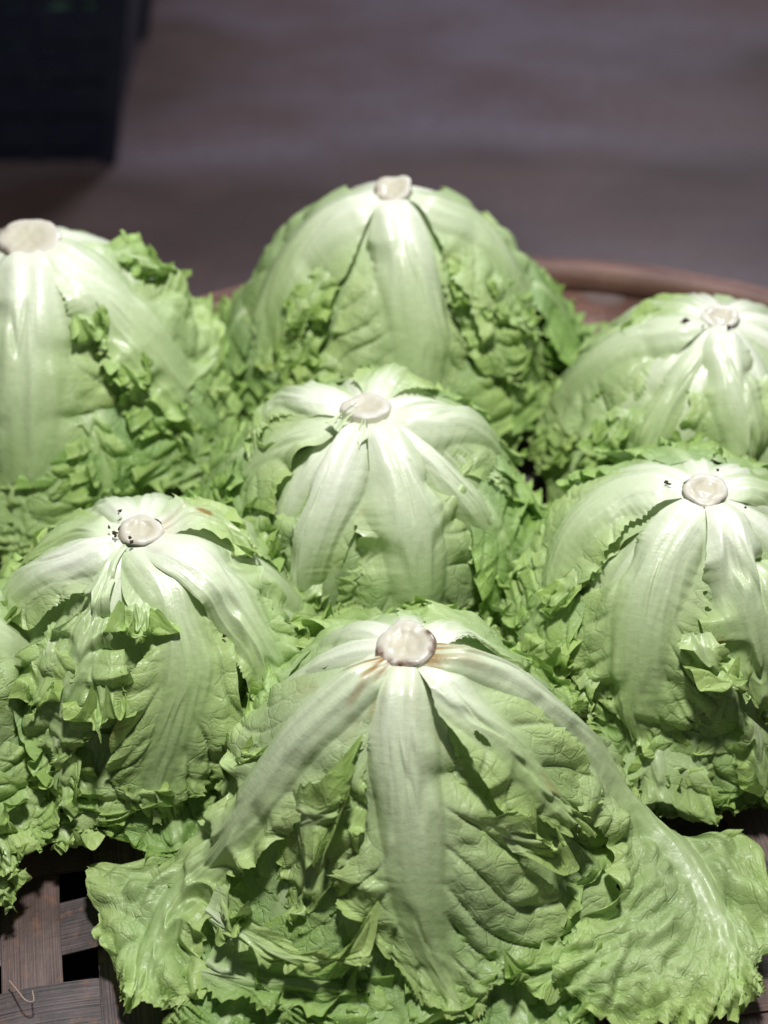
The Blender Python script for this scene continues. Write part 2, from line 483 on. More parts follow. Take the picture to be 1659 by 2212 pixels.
def smooth(x, a, b):
    t = np.clip((x - a) / (b - a), 0, 1)
    return t * t * (3 - 2 * t)

def build_leaf(head, rows, nu, nv, seed, lift=(0.0, 0.0), ribh=0.005, ribw=0.011, ruf=0.007, rufk=120.0,
               curl=0.0, cup=0.0, pucker=0.0022, tint=0.2, pale=0.5, palelen=0.35, brown=0.0, jag=0.0035,
               holes=(), spots=(), name='leaf', label=None, endround=0.3, vspace=0.02, zmin=0.003, grip=True, crump=0.0, fold=0.0025, fan=3.0):
    """rows: (k, 6) of theta,s for left edge, midrib, right edge from base to tip"""
    rows = np.asarray(rows, float)
    R = catmull(rows, nu)
    u = np.linspace(0, 1, nu)[:, None]
    v = np.linspace(-1, 1, nv)[None, :]
    v = np.sign(v) * np.abs(v) ** 0.92
    thL, sL, thM, sM, thR, sR = [R[:, i][:, None] for i in range(6)]
    # metric half widths and length along the rib
    PL = head.place(thL, sL, 0)[0]; PM = head.place(thM, sM, 0)[0]; PR = head.place(thR, sR, 0)[0]
    wL = np.linalg.norm(PL - PM, axis=-1); wR = np.linalg.norm(PR - PM, axis=-1)
    seg = np.linalg.norm(np.diff(PM[:, 0], axis=0), axis=-1)
    al = np.concatenate([[0], np.cumsum(seg)])[:, None]
    L = al[-1, 0]
    w = np.where(v < 0, wL, wR) + 1e-4
    b = np.abs(v) * w
    side = np.where(v < 0, 0, 1)
    # uneven, toothed outline
    sd = seed * 1.37
    side = 0.5 + 0.5 * np.tanh(v * w / 0.006)
    tipk = smooth(u, 0.72, 1.0)
    per = al + tipk * (1 - np.abs(v)) * w * 1.3               # distance run along the margin
    q = np.sign(v) * (0.5 * math.pi * (1 - tipk * (1 - np.abs(v))))
    e1 = vnoise(per * 38 + sd, side * 7.3 + sd, seed) * 0.75 + vnoise(per * 95 + sd, side * 3.1 + sd, seed + 1) * 0.35
    tph = (per * 185 + 1.6 * vnoise(per * 60, side + sd, seed + 2)) % 1.0
    tooth = np.where(tph < 0.7, tph / 0.7, (1 - tph) / 0.3) ** 1.5
    tam = np.clip(0.45 + 1.1 * vnoise(per * 40 + 4, side * 3 + sd, seed + 24), 0.05, 1.3)
    out = (e1 * 2.2 + tooth * tam * 1.4) * jag
    grow = smooth(u, 0.06, 0.35) if grip else 0.5 + 0.5 * smooth(u, 0.0, 0.2)
    ev = np.abs(v) ** 3 * grow
    vv = v * (1 + ev * np.clip(out / w, -0.35, 0.35))
    # round the tip
    eu = smooth(u, 1 - endround, 1.0)
    vv = vv * (1 - 0.45 * eu ** 2)
    th = np.where(vv < 0, thM + (thL - thM) * -vv, thM + (thR - thM) * vv)
    s = np.where(vv < 0, sM + (sL - sM) * -vv, sM + (sR - sM) * vv)
    s = s + smooth(u, 0.88, 1.0) ** 2 * out * 0.7 - eu ** 2 * 0.022 * v ** 2
    # margin closeness
    md = np.minimum((1 - np.abs(v)) * w, (1 - u) * L * 1.0)
    mg = np.exp(-(md / 0.011)) * grow
    mg2 = np.exp(-(md / 0.026)) * grow
    # heights
    rw = ribw * (1 - u) ** 0.42 * (0.75 + 0.25 * smooth(u, 0, 0.2)) + 0.0012
    ridge = np.clip(1 - (b / (rw * 1.2)) ** 3, 0, 1) ** 1.2
    h = ribh * ((1 - u) ** 0.6) * ridge
    h = h - 0.10 * ribh * np.cos(b / rw * 9) * ridge * (1 - u)
    bl = smooth(b, rw * 0.8, rw * 2.0)
    vs2 = vspace * 1.5
    ph = (al - b * 1.6 + 10.0 * b * b + np.where(v < 0, 0, 0.4) * vs2) / vs2 + 0.55 * vnoise(al * 32 + sd, b * 26 + side * 9, seed + 3)
    fr = np.abs((ph % 1.0) - 0.5) * 2                        # 1 on a vein, 0 between
    vd = (1 - fr) * vs2 * 0.3
    vein = np.exp(-(vd / (0.0007 + 0.0014 * np.exp(-b / 0.010))) ** 2) * smooth(u, 0.1, 0.3)
    pil = np.sqrt(np.clip(1 - fr ** 2, 0, 1))
    amp = pucker * bl * smooth(u, 0.12, 0.5)
    h = h - vein * 0.0009 * bl * (pucker > 0) + amp * (pil - 0.5) + 0.35 * amp * vnoise(al * 130 + sd, b * 110 + side * 5, seed + 4)
    h = h + 0.12 * amp * vnoise(al * 260 + sd, b * 220 + side * 5, seed + 8)
    h = h + fold * bl * vnoise((al - b * 1.5) * 55 + sd, b * 14 + side * 4, seed + 20) * smooth(u, 0.15, 0.5)
    h = h + 0.0045 * bl * vnoise(al * 28 + sd, b * 24 * np.where(side, 1, -1) + 3, seed + 5) * smooth(u, 0.1, 0.4)
    fanph = v * fan + 0.35 * vnoise(al * 18 + sd, v * 3 + 7, seed + 25)
    fr2 = np.abs((fanph % 1.0) - 0.5) * 2
    fanm = np.exp(-((1 - fr2) * 2.6) ** 2) * smooth(u, 0.12, 0.4) * (1 - smooth(u, 0.7, 1.0)) * (1 - 0.6 * np.abs(v))
    if fan:
        h = h + 0.0010 * fanm - 0.0004
    h = h + 0.00018 * vnoise(al * 420 + sd, b * 120, seed + 26) * np.exp(-((b - rw) / (0.5 * rw)) ** 2)
    # ruffles: crests stand across the margin
    pr = per * rufk + 2.2 * vnoise(per * 30 + sd, side * 5 + 0 * per, seed + 6)
    A = ruf * (0.65 + 0.6 * vnoise(per * 25 + 9, side * 4 + sd + 0 * per, seed + 7))
    wv = np.sin(pr) + 0.38 * np.sin(2.1 * pr + 1.3 + vnoise(per * 50, side + sd, seed + 21))
    h = h + A * wv * (0.35 * mg2 + 0.65 * mg)
    if crump:
        h = h + crump * bl * smooth(u, 0.25, 0.6) * (np.abs(vnoise(al * 72 + sd, vv * w * 72 + 11, seed + 9)) - 0.3)
    h = h + curl * mg2 ** 1.5 * (0.6 + 0.7 * vnoise(per * 14, side + sd + 0 * per, seed + 10)) - cup * v ** 2 * smooth(u, 0, 0.3)
    lf = lift[0] * (1 - u) + lift[-1] * u if len(lift) == 2 else np.interp(u, np.linspace(0, 1, len(lift)), lift)
    if grip:                                                  # the base lies down against the cut stem
        bf = smooth(al, -0.006, 0.016)
        lf, h = lf * bf - 0.0005 * (1 - bf), h * (0.35 + 0.65 * bf)
    P, n, tt, tm = head.place(th + 0 * s, s + 0 * th, lf + h)
    sway = A * 0.55 * np.sin(2 * pr + 0.6) * mg
    P = P + tt * (sway * np.cos(q))[..., None] + tm * (sway * np.sin(np.abs(q)) * np.where(v < 0, -1, 1))[..., None]
    zf = P[..., 2]
    low = zmin + 0.0006 * (1 + wv)
    P[..., 2] = np.where(zf < low + 0.004, low + 0.004 * np.exp(np.clip((zf - low - 0.004) / 0.008, -6, 0)), zf)
    V = P.reshape(-1, 3)
    idx = np.arange(nu * nv).reshape(nu, nv)
    F = np.stack([idx[:-1, :-1], idx[:-1, 1:], idx[1:, 1:], idx[1:, :-1]], -1).reshape(-1, 4)
    if holes:
        cu = (u + 0 * v)[:-1, :-1].ravel(); cv = (v + 0 * u)[:-1, :-1].ravel()
        keep = np.ones(len(F), bool)
        for (hu, hv, ru, rv) in holes:
            g2 = ((cu - hu) / ru) ** 2 + ((cv - hv) / rv) ** 2 + 0.35 * vnoise(cu * 60, cv * 20, seed)
            keep &= g2 > 1
        F = F[keep]
    # masks
    ribm = np.clip(1.1 * np.exp(-(b / (rw * 1.1)) ** 2) * (1 - 0.6 * smooth(u, 0.3, 1.0)) + (0.3 * fanm if fan else 0), 0, 1) + 0 * v
    palem = np.clip(np.exp(-(al / (palelen * L * 0.95)) ** 1.5) * (0.45 + pale) + 0.12 * pale + 0.10 * vnoise(al * 24 + sd, v * w * 60, seed + 23), 0, 1)
    edgem = np.clip(mg2 * 1.2, 0, 1)
    br = brown * (0.9 * np.exp(-(al / 0.006) ** 2) * smooth(vnoise(al * 90, v * 2 + sd, seed + 11), -0.4, 0.3) + np.exp(-(al / 0.026) ** 1.5) * smooth(vnoise(al * 70 + sd, v * 4 + sd, seed + 12), -0.15, 0.45))
    br = br + 0.55 * smooth(vnoise(per * 90, side * 3 + 0 * per + sd, seed + 13), 0.80, 0.95) * np.exp(-md / 0.0022) * grow
    # small brown specks
    br = np.clip(br + 0.5 * smooth(vnoise(al * 300 + sd, v * w * 300, seed + 14), 0.965, 0.995), 0, 1)
    for (su, sv, ru, rv, k) in spots:
        g3 = ((u - su) / ru) ** 2 + ((v - sv) / rv) ** 2 + 0.9 * vnoise(al * 260, v * w * 260, seed + 30)
        br = np.clip(br + k * (1 - smooth(g3, 0.3, 1.3)), 0, 1)
    mask = np.stack([ribm, edgem + 0 * v, vein + 0 * v, br + 0 * v], -1).reshape(-1, 4)
    tn = np.clip(tint + 0.30 * vnoise(al * 22 + sd, v * w * 22 + 5, seed + 15) + 0 * v, 0, 1)
    tintm = np.stack([tn, palem, bl * (1 - palem * 0.6) + 0 * v, 0 * tn + 1], -1).reshape(-1, 4)
    UV = np.stack([al + 0 * v, v * w], -1).reshape(-1, 2) + np.array([seed * 0.31, seed * 0.17])
    o = mesh_obj(name, V, F, M_LEAF, head.root, attrs={'leafmask': mask, 'leaftint': tintm}, uv=UV)
    if label: o['label'] = label
    return o

def unwrap(a, ref):
    while a - ref > math.pi: a -= 2 * math.pi
    while a - ref < -math.pi: a += 2 * math.pi
    return a

def traced(head, Ls, Ms, Rs, hl=0.0, grip=True, ext=(0, 0), **kw):
    rows = []
    prev = None
    for l, m, r in zip(Ls, Ms, Rs):
        a, b, c = head.hit(*m, hl), head.hit(*l, hl), head.hit(*r, hl)
        tm = a[0] if prev is None else unwrap(a[0], prev)
        prev = tm
        rows.append([unwrap(b[0], tm), b[1], tm, a[1], unwrap(c[0], tm), c[1]])
    rows = np.array(rows)
    # a margin that runs out of sight round the dome goes on behind it
    f = np.linspace(0.3, 1, len(rows))
    rows[:, 0] += ext[0] * f; rows[:, 4] += ext[1] * f
    if not grip:
        return build_leaf(head, rows, grip=False, **kw)
    # the base row grips the stump
    tm = rows[0, 2]
    rows[0] = [tm + np.clip(rows[0, 0] - tm, -0.8, 0.8), head.s0, tm, head.s0 * 0.9, tm + np.clip(rows[0, 4] - tm, -0.8, 0.8), head.s0]
    return build_leaf(head, rows, **kw)

def auto_leaf(head, th, smax, width, nu, nv, seed, skew=0.0, s_start=None, w0=0.35, **kw):
    """a leaf from the stump down one meridian; width = metric half width at its widest"""
    rows = []
    s0 = head.s0 if s_start is None else s_start
    for f in np.linspace(0, 1, 7):
        s = s0 + (smax - s0) * f
        rho = np.interp(min(s, head.smax), head.s, head.rho) + max(0, s - head.smax)
        wd = width * (w0 + (1 - w0) * math.sin(min(1.0, f * 1.35) * math.pi / 2))
        tc = th + skew * f
        dt = wd / (rho + 0.012)
        dt = min(dt, 1.15)
        rows.append([tc - dt, s - 0.08 * wd, tc, s, tc + dt, s - 0.08 * wd])
    return build_leaf(head, rows, nu, nv, seed, **kw)

def stump(head, rs=0.016, tilt=(0, 0), brown=0.5, hgt=0.0018, seed=0, flat=1.0, pith=0.55, arcs=((200, 60),)):
    n = 64
    th = np.linspace(0, 2 * math.pi, n, endpoint=False)
    rad = 1 + 0.16 * vnoise(np.cos(th) * 1.3 + 5, np.sin(th) * 1.3 + seed, seed) + 0.02 * vnoise(np.cos(th) * 5, np.sin(th) * 7 + seed, seed + 1)
    rings = []
    prof = [(0.72, -0.022, 1), (0.92, -0.010, 1), (1.0, -0.003, 1), (1.0, 0.0, 0.8)]
    face = [(0.99, 0.0006, 0), (0.95, 0.0014, 0), (0.85, 0.0019, 0), (0.70, 0.0018, 0), (0.58, 0.0018, 0), (0.50, 0.0010, 0), (0.34, 0.0008, 0), (0.16, 0.0007, 0), (0.0, 0.0007, 0)]
    tx, ty = tilt
    def ringpts(f, z, top):
        x = rs * f * (rad * (1 if f > 0.6 else 1)) * np.cos(th); y = rs * f * rad * np.sin(th) * flat
        zz = head.H + hgt * (1 if top else max(0.0, 1 + z / 0.02)) + z + (0.0005 * vnoise(x * 300, y * 300, seed + 3) if True else 0)
        k = 1 if top else max(0, 1 + z / 0.02)
        zz = zz + (x * tx + y * ty) * k
        return np.stack([x, y, zz], -1)
    def make(pr, name, parent, closed):
        V = np.array([ringpts(f, z, name == 'cut_face') for f, z, _ in pr])
        kk = len(pr)
        idx = np.arange(kk * n).reshape(kk, n)
        a = idx[:-1]; b = idx[1:]
        F = np.stack([a, np.roll(a, -1, 1), np.roll(b, -1, 1), b], -1).reshape(-1, 4)
        mk = []
        for f, z, side in pr:
            pit = 1.0 if f < pith else (0.7 if f < pith + 0.15 else (0.25 if f < 0.9 else 0.1))
            bn = vnoise(np.cos(th) * 2.3 + seed * 3, np.sin(th) * 2.3 + 1, seed + 5)
            arc = 0 * th
            for a0, aw in arcs:
                dd = (np.degrees(th) - a0 + 180) % 360 - 180
                arc = np.maximum(arc, np.exp(-(dd / aw) ** 4))
            bb = brown * np.clip(arc * (0.8 + bn * 0.6) + 0.15 * np.clip(bn, 0, 1), 0, 1) * (1.0 if 0.9 < f else (0.9 * min(1.0, brown) ** 2 if f > 0.8 else (0.1 if f > 0.65 else 0.0)))
            if side: bb = bb * (1.0 if f > 0.85 else 0.5)
            mk.append(np.stack([np.full(n, pit), np.clip(bb, 0, 1), np.full(n, 0.55 * side), np.ones(n)], -1))
        return mesh_obj(name, V.reshape(-1, 3), F, M_STUMP, parent, attrs={'stumpmask': np.array(mk).reshape(-1, 4)})
    s = make(prof + face[:1], 'stump', head.root, False)
    make(face, 'cut_face', s, True)
    return s

def crumbs(head, pts):
    rnd = random.Random(head.seed)
    for (px, py, size) in pts:
        # where the view ray meets the top of the head
        d = ray(px, py)
        th, s = head.hit(px, py, 0.004)
        P = head.place(np.array(th), np.array(s), np.array(0.0075))[0]
        n = 6
        V = []
        for j in range(3):
            for i in range(n):
                a = i / n * 2 * math.pi
                rr = size * (0.5, 1.0, 0.45)[j] * rnd.uniform(0.25, 1.45)
                V.append((P[0] + rr * math.cos(a) * 1.3, P[1] + rr * math.sin(a), P[2] + size * (j - 0.6) * rnd.uniform(0.5, 1.0)))
        F = [(j * n + i, j * n + (i + 1) % n, (j + 1) * n + (i + 1) % n, (j + 1) * n + i) for j in range(2) for i in range(n)]
        F += [(0, 1, 2, 3), (0, 3, 4, 5), (12, 13, 14, 15), (12, 15, 16, 17)]
        mesh_obj('soil_crumb', V, F, M_SOIL, head.root)

DOME = [(0, 1.0), (0.18, 0.992), (0.38, 0.96), (0.58, 0.885), (0.76, 0.755), (0.90, 0.56), (0.985, 0.34), (1.03, 0.15), (1.09, 0.04), (1.25, 0.015), (1.6, 0.012)]
ROUND = [(0, 1.0), (0.16, 0.99), (0.34, 0.945), (0.54, 0.855), (0.73, 0.71), (0.88, 0.52), (0.98, 0.31), (1.04, 0.14), (1.10, 0.04), (1.25, 0.015), (1.6, 0.012)]
BELL = [(0, 1.0), (0.15, 0.98), (0.32, 0.92), (0.52, 0.80), (0.72, 0.63), (0.92, 0.43), (1.12, 0.23), (1.35, 0.12), (1.65, 0.065), (2.1, 0.04), (2.8, 0.03)]
PEAK = [(0, 1.0), (0.12, 0.988), (0.28, 0.94), (0.48, 0.85), (0.70, 0.69), (0.87, 0.49), (0.98, 0.27), (1.06, 0.12), (1.14, 0.04), (1.3, 0.02), (1.6, 0.015)]
MIDB = [(0, 1.0), (0.15, 0.99), (0.32, 0.95), (0.52, 0.86), (0.72, 0.71), (0.88, 0.52), (1.00, 0.31), (1.15, 0.14), (1.30, 0.06), (1.55, 0.03), (2.0, 0.02)]

def start(name, head, label):
    head.root = empty('lettuce_head', tuple(head.c))
    tag(head.root, label, 'lettuce', 'lettuce heads lying upside down on the tray')
    return head

def under(head, n, seed, q=1.0, lift=-0.001, smax=None, tint=0.45, th0=0.0, ruf=0.005, width=0.045):
    rnd = random.Random(seed)
    smax = smax or head.sR * 1.08
    for i in range(n):
        th = th0 + (i + rnd.uniform(-0.2, 0.2)) / n * 2 * math.pi
        auto_leaf(head, th, smax * rnd.uniform(0.92, 1.05), width * rnd.uniform(0.9, 1.15), int(64 * q), int(46 * q), seed * 31 + i,
                  lift=(lift - 0.001 * (i % 3), lift - 0.0015 * (i % 3)), ribh=0.0045, ribw=0.010, ruf=ruf, rufk=90, tint=tint + rnd.uniform(-0.1, 0.15),
                  pale=0.55, palelen=0.5, pucker=0.0022, crump=0.002)

def frills(head, n, seed, q=1.0, th0=0.0, th1=2 * math.pi, sa=0.62, sb=1.12, width=0.035, lift=(0.0, 0.018), ruf=0.0055, tint=0.5):
    rnd = random.Random(seed)
    for i in range(n):
        th = th0 + (i + rnd.uniform(-0.35, 0.35) + 0.5) / n * (th1 - th0)
        f = rnd.uniform(-0.06, 0.08)
        auto_leaf(head, th, head.sR * (sb + f + rnd.uniform(-0.08, 0.08)), width * rnd.uniform(1.1, 1.6), int(78 * q), int(112 * q), seed * 17 + i + 900,
                  s_start=head.sR * (sa + f), w0=0.4, skew=rnd.uniform(-0.2, 0.2),
                  lift=(lift[0], lift[1] * rnd.uniform(0.2, 0.7), lift[1] * rnd.uniform(0.5, 1.3)), ribh=0.0012, ribw=0.003,
                  ruf=ruf * rnd.uniform(0.8, 1.25), rufk=rnd.uniform(300, 440), curl=rnd.uniform(0.002, 0.009), pucker=0.0012, crump=0.0, fold=0.002, vspace=0.014, fan=0,
                  tint=min(1, max(0, tint + rnd.uniform(-0.3, 0.3))), pale=0.0, palelen=0.2, jag=rnd.uniform(0.0014, 0.0026), endround=0.5)

def clump(head, x0, y0, x1, y1, hw, seed, lift=(0.001, 0.006, 0.010), tint=0.3, ruf=0.0045, q=1.0):
    """a loose frilled leaf margin lying out over the head, from (x0, y0) to (x1, y1) as seen in the picture"""
    dx, dy = x1 - x0, y1 - y0
    l = math.hypot(dx, dy); nx, ny = -dy / l, dx / l
    Ls, Ms, Rs = [], [], []
    for f, wf in ((0, 0.45), (0.33, 0.8), (0.66, 1.0), (1.0, 0.95)):
        x, y = x0 + dx * f, y0 + dy * f
        Ms.append((x, y)); a = (x + nx * hw * wf, y + ny * hw * wf); b = (x - nx * hw * wf, y - ny * hw * wf)
        Ls.append(a); Rs.append(b)
    traced(head, Ls, Ms, Rs, hl=lift[1], nu=int(80 * q), nv=int(100 * q), grip=False, seed=seed, lift=lift, ribh=0.001, ribw=0.002, ruf=ruf, rufk=390,
           tint=tint, pale=0.0, palelen=0.2, pucker=0.0012, curl=0.005, fan=0, jag=0.0022, fold=0.002, endround=0.4)

# --- front centre head -------------------------------------------------------
A = start('A', Head(875, 1399, 0.150, 0.098, BELL, 11),
          'nearest lettuce head, its cut stump ringed dark brown, long leaves splayed onto the tray')
HQ = dict(nu=150, nv=110)
traced(A, [(800, 1440), (690, 1462), (590, 1490), (540, 1600), (520, 1700), (440, 1840), (220, 1862), (215, 1990), (170, 2140)],
          [(818, 1451), (743, 1516), (665, 1600), (600, 1700), (545, 1790), (470, 1880), (400, 1960), (340, 2070), (290, 2200)],
          [(840, 1465), (809, 1558), (753, 1652), (680, 1740), (600, 1840), (500, 1920), (450, 2016), (450, 2110), (430, 2270)],
       nu=170, nv=120, seed=101, endround=0.12, fold=0.006, crump=0.008, lift=(0.003, 0.009, 0.012, 0.012, 0.012), ribh=0.008, ribw=0.012, ruf=0.006, rufk=160, cup=0.004, tint=0.12, pale=0.35, palelen=0.5, brown=0.9, vspace=0.022, pucker=0.003)
traced(A, [(912, 1450), (990, 1525), (1080, 1600), (1170, 1700), (1240, 1790), (1285, 1860), (1240, 1990), (1170, 2110), (1090, 2260)],
          [(940, 1423), (1034, 1451), (1128, 1521), (1221, 1610), (1290, 1700), (1360, 1780), (1450, 1870), (1530, 1990), (1590, 2200)],
          [(960, 1400), (1080, 1425), (1215, 1475), (1320, 1560), (1375, 1680), (1480, 1790), (1640, 1780), (1710, 1950), (1760, 2160)],
       nu=170, nv=130, seed=113, endround=0.15, lift=(0.003, 0.010, 0.014, 0.016, 0.014), ribh=0.008, ribw=0.012, ruf=0.006, rufk=160, cup=0.004, tint=0.15, pale=0.3, palelen=0.5, brown=0.5, vspace=0.026, pucker=0.004, fold=0.006, crump=0.009)
traced(A, [(837, 1460), (809, 1577), (762, 1694), (743, 1835), (735, 1905), (790, 2010), (800, 2260)],
          [(870, 1460), (867, 1577), (878, 1694), (893, 1812), (903, 1929), (935, 2060), (985, 2300)],
          [(905, 1465), (935, 1577), (1011, 1694), (1081, 1812), (1175, 1929), (1180, 2100), (1150, 2300)],
       nu=160, nv=110, seed=127, jag=0.002, crump=0.004, lift=(0.002, 0.006, 0.010, 0.010), ribh=0.008, ribw=0.016, ruf=0.006, rufk=80, cup=0.003, tint=0.18, pale=0.35, palelen=0.5, brown=0.2, vspace=0.015, pucker=0.004)
traced(A, [(905, 1460), (940, 1540), (990, 1640), (1060, 1740), (1100, 1830)],
          [(926, 1455), (985, 1530), (1057, 1600), (1120, 1690), (1190, 1790)],
          [(940, 1440), (1050, 1500), (1150, 1590), (1230, 1690), (1330, 1830)],
       nu=110, nv=90, seed=131, spots=((0.75, 0.1, 0.06, 0.12, 0.35),), fan=0, lift=(0.004, 0.011, 0.016, 0.020), ribh=0.003, ribw=0.010, ruf=0.005, rufk=150, tint=0.1, pale=0.4, palelen=0.5,
       pucker=0.002, crump=0.0, holes=((0.42, -0.45, 0.045, 0.09),))
traced(A, [(520, 1845), (590, 1900), (670, 1965), (750, 1960), (828, 1935)],
          [(470, 1960), (535, 1985), (620, 2000), (715, 2000), (800, 1990)],
          [(400, 2110), (480, 2060), (600, 2040), (690, 2060), (780, 2060)],
       nu=90, nv=90, seed=137, lift=(0.012, 0.026, 0.034), ribh=0.001, ribw=0.004, ruf=0.008, rufk=90, tint=0.35, pale=0.0, pucker=0.003, curl=0.004) if False else None
traced(A, [(900, 1385), (940, 1345), (1005, 1352), (1100, 1395)], [(925, 1395), (985, 1375), (1060, 1402), (1130, 1440)], [(940, 1405), (1005, 1402), (1090, 1435), (1160, 1475)],
       nu=90, nv=60, seed=139, ext=(0.5, 0), lift=(0.002, 0.006), ribh=0.004, ribw=0.012, ruf=0.004, tint=0.2, pale=0.5, pucker=0.001)
traced(A, [(800, 1480), (730, 1580), (660, 1690), (600, 1800), (555, 1960)], [(830, 1480), (790, 1600), (735, 1720), (690, 1840), (655, 1970)], [(850, 1500), (815, 1620), (795, 1740), (775, 1860), (760, 1990)],
       nu=110, nv=80, seed=163, lift=(0.0, 0.004, 0.005), ribh=0.003, ribw=0.008, ruf=0.006, rufk=150, tint=0.15, pale=0.2, palelen=0.5, pucker=0.002, fold=0.004, brown=0.3)
traced(A, [(930, 1500), (985, 1640), (1020, 1780), (1050, 1900), (1060, 2010)], [(960, 1490), (1060, 1620), (1130, 1750), (1180, 1880), (1190, 2000)], [(1010, 1480), (1150, 1590), (1240, 1700), (1310, 1820), (1350, 1960)],
       nu=110, nv=90, seed=167, lift=(0.0, 0.002, 0.003), ribh=0.003, ribw=0.010, ruf=0.006, rufk=140, tint=0.3, pale=0.2, palelen=0.5, pucker=0.004, fold=0.004)
for k, a in enumerate([(1120, 1455, 1240, 1530, 30), (600, 1560, 560, 1640, 30), (1290, 1560, 1370, 1640, 30)]):
    clump(A, *a, 170 + k, tint=0.25, lift=(0.001, 0.006, 0.009))
under(A, 10, 3, 1.1, th0=0.3, smax=A.sR * 1.3, width=0.060, lift=-0.002)
HF = dict(nu=110, nv=90, grip=False, fan=0)
traced(A, [(515, 1850), (590, 1900), (670, 1965), (750, 1960), (832, 1935)],
          [(478, 1935), (545, 1960), (620, 1990), (715, 1998), (810, 1985)],
          [(500, 2000), (560, 2010), (610, 2025), (690, 2030), (785, 2040)],
       hl=0.022, **HF, seed=137, lift=(0.020, 0.026, 0.022), ribh=0.001, ribw=0.003, ruf=0.006, rufk=120, tint=0.15, pale=0.15, pucker=0.0015, curl=0.003)
traced(A, [(490, 1990), (620, 2030), (740, 2040), (800, 2060)],
          [(450, 2080), (560, 2110), (680, 2110), (770, 2120)],
          [(400, 2120), (500, 2180), (640, 2190), (760, 2200)],
       hl=0.008, **HF, seed=139, lift=(0.008, 0.012, 0.006), ribh=0.001, ribw=0.003, ruf=0.008, rufk=120, tint=0.55, pale=0.0, pucker=0.002, curl=0.006)
traced(A, [(520, 1840), (560, 1870), (600, 1910)], [(500, 1880), (530, 1920), (570, 1960)], [(470, 1930), (500, 1990), (520, 2010)],
       hl=0.022, nu=70, nv=60, grip=False, fan=0, seed=149, lift=(0.012, 0.028), ribh=0.001, ribw=0.003, ruf=0.008, rufk=160, tint=0.3, pale=0.1, pucker=0.0015, curl=0.006)
traced(A, [(1250, 2010), (1200, 2010), (1130, 2020), (1070, 2075)], [(1260, 2060), (1190, 2080), (1140, 2090), (1090, 2100)], [(1230, 2120), (1180, 2140), (1150, 2130), (1110, 2125)],
       hl=0.012, nu=70, nv=60, grip=False, fan=0, seed=151, lift=(0.006, 0.016), ribh=0.001, ribw=0.003, ruf=0.006, rufk=140, tint=0.35, pale=0.0, pucker=0.0015, curl=0.004)
traced(A, [(700, 1880), (660, 2000), (620, 2120), (600, 2260)], [(780, 1900), (760, 2020), (740, 2150), (720, 2290)], [(860, 1930), (870, 2060), (880, 2180), (880, 2300)],
       **HF, seed=153, lift=(0.0, 0.002), ribh=0.003, ribw=0.006, ruf=0.006, rufk=110, tint=0.45, pale=0.1, pucker=0.003)
traced(A, [(1050, 1850), (1020, 1980), (1010, 2120), (1040, 2290)], [(1110, 1860), (1120, 1990), (1130, 2140), (1160, 2290)], [(1290, 1850), (1330, 1990), (1330, 2120), (1340, 2280)],
       **HF, seed=157, crump=0.004, lift=(0.0, 0.002), ribh=0.004, ribw=0.007, ruf=0.007, rufk=110, tint=0.4, pale=0.15, pucker=0.004, vspace=0.016)
traced(A, [(640, 1700), (700, 1680), (745, 1660), (770, 1620)], [(655, 1745), (700, 1740), (745, 1730), (775, 1700)], [(665, 1820), (700, 1810), (720, 1800), (760, 1770)],
       hl=0.006, nu=70, nv=60, grip=False, fan=0, seed=159, lift=(0.006, 0.012), ribh=0.001, ribw=0.003, ruf=0.007, rufk=170, tint=0.35, pale=0.0, pucker=0.0015, curl=0.006)
traced(A, [(1010, 1720), (1060, 1700), (1090, 1710)], [(1060, 1760), (1100, 1770), (1130, 1780)], [(1080, 1800), (1150, 1830), (1230, 1830)],
       hl=0.012, nu=70, nv=60, grip=False, fan=0, seed=161, lift=(0.010, 0.018), ribh=0.001, ribw=0.003, ruf=0.007, rufk=150, tint=0.25, pale=0.1, pucker=0.0015, curl=0.006)
frills(A, 5, 5, 1.2, th0=-2.4, th1=-1.0, sa=0.95, sb=1.7, lift=(0.0, 0.006), width=0.05, ruf=0.007)
frills(A, 5, 8, 1.0, th0=0.25, th1=2.2, sb=0.95, lift=(-0.002, 0.008))
frills(A, 2, 9, 1.0, th0=2.6, th1=3.2, sb=0.95, lift=(-0.002, 0.008))
stump(A, 0.0150, tilt=(0.12, 0.12), brown=1.6, seed=2, arcs=((245, 62), (5, 28)))

# --- left front head ---------------------------------------------------------
def c5(*pts): return [(0.4166 * x, 1036.8 + 0.4166 * y) for x, y in pts]
B = start('B', Head(304, 1150, 0.140, 0.102, MIDB, 12),
          'lettuce head at left with black soil and a brown spot beside its glossy stump')
traced(B, c5((600, 260), (470, 215), (300, 205), (150, 290), (110, 400)), c5((600, 290), (430, 280), (280, 320), (170, 420), (90, 520)), c5((600, 320), (430, 360), (250, 420), (140, 500), (80, 620)),
       nu=90, nv=70, seed=201, ext=(-0.3, 0), lift=(0.002, 0.006, 0.005), ribh=0.003, ribw=0.014, tint=0.15, pale=0.4, pucker=0.001, ruf=0.004)
traced(B, c5((580, 315), (350, 365), (200, 430), (90, 520), (60, 640), (60, 830)), c5((600, 330), (420, 420), (260, 480), (150, 560), (95, 660), (80, 820)), c5((610, 390), (520, 500), (380, 600), (240, 700), (150, 780), (110, 870)),
       nu=120, nv=80, seed=203, lift=(0.002, 0.007, 0.007), ribh=0.006, ribw=0.014, tint=0.1, pale=0.8, palelen=0.6, ruf=0.004, pucker=0.0015)
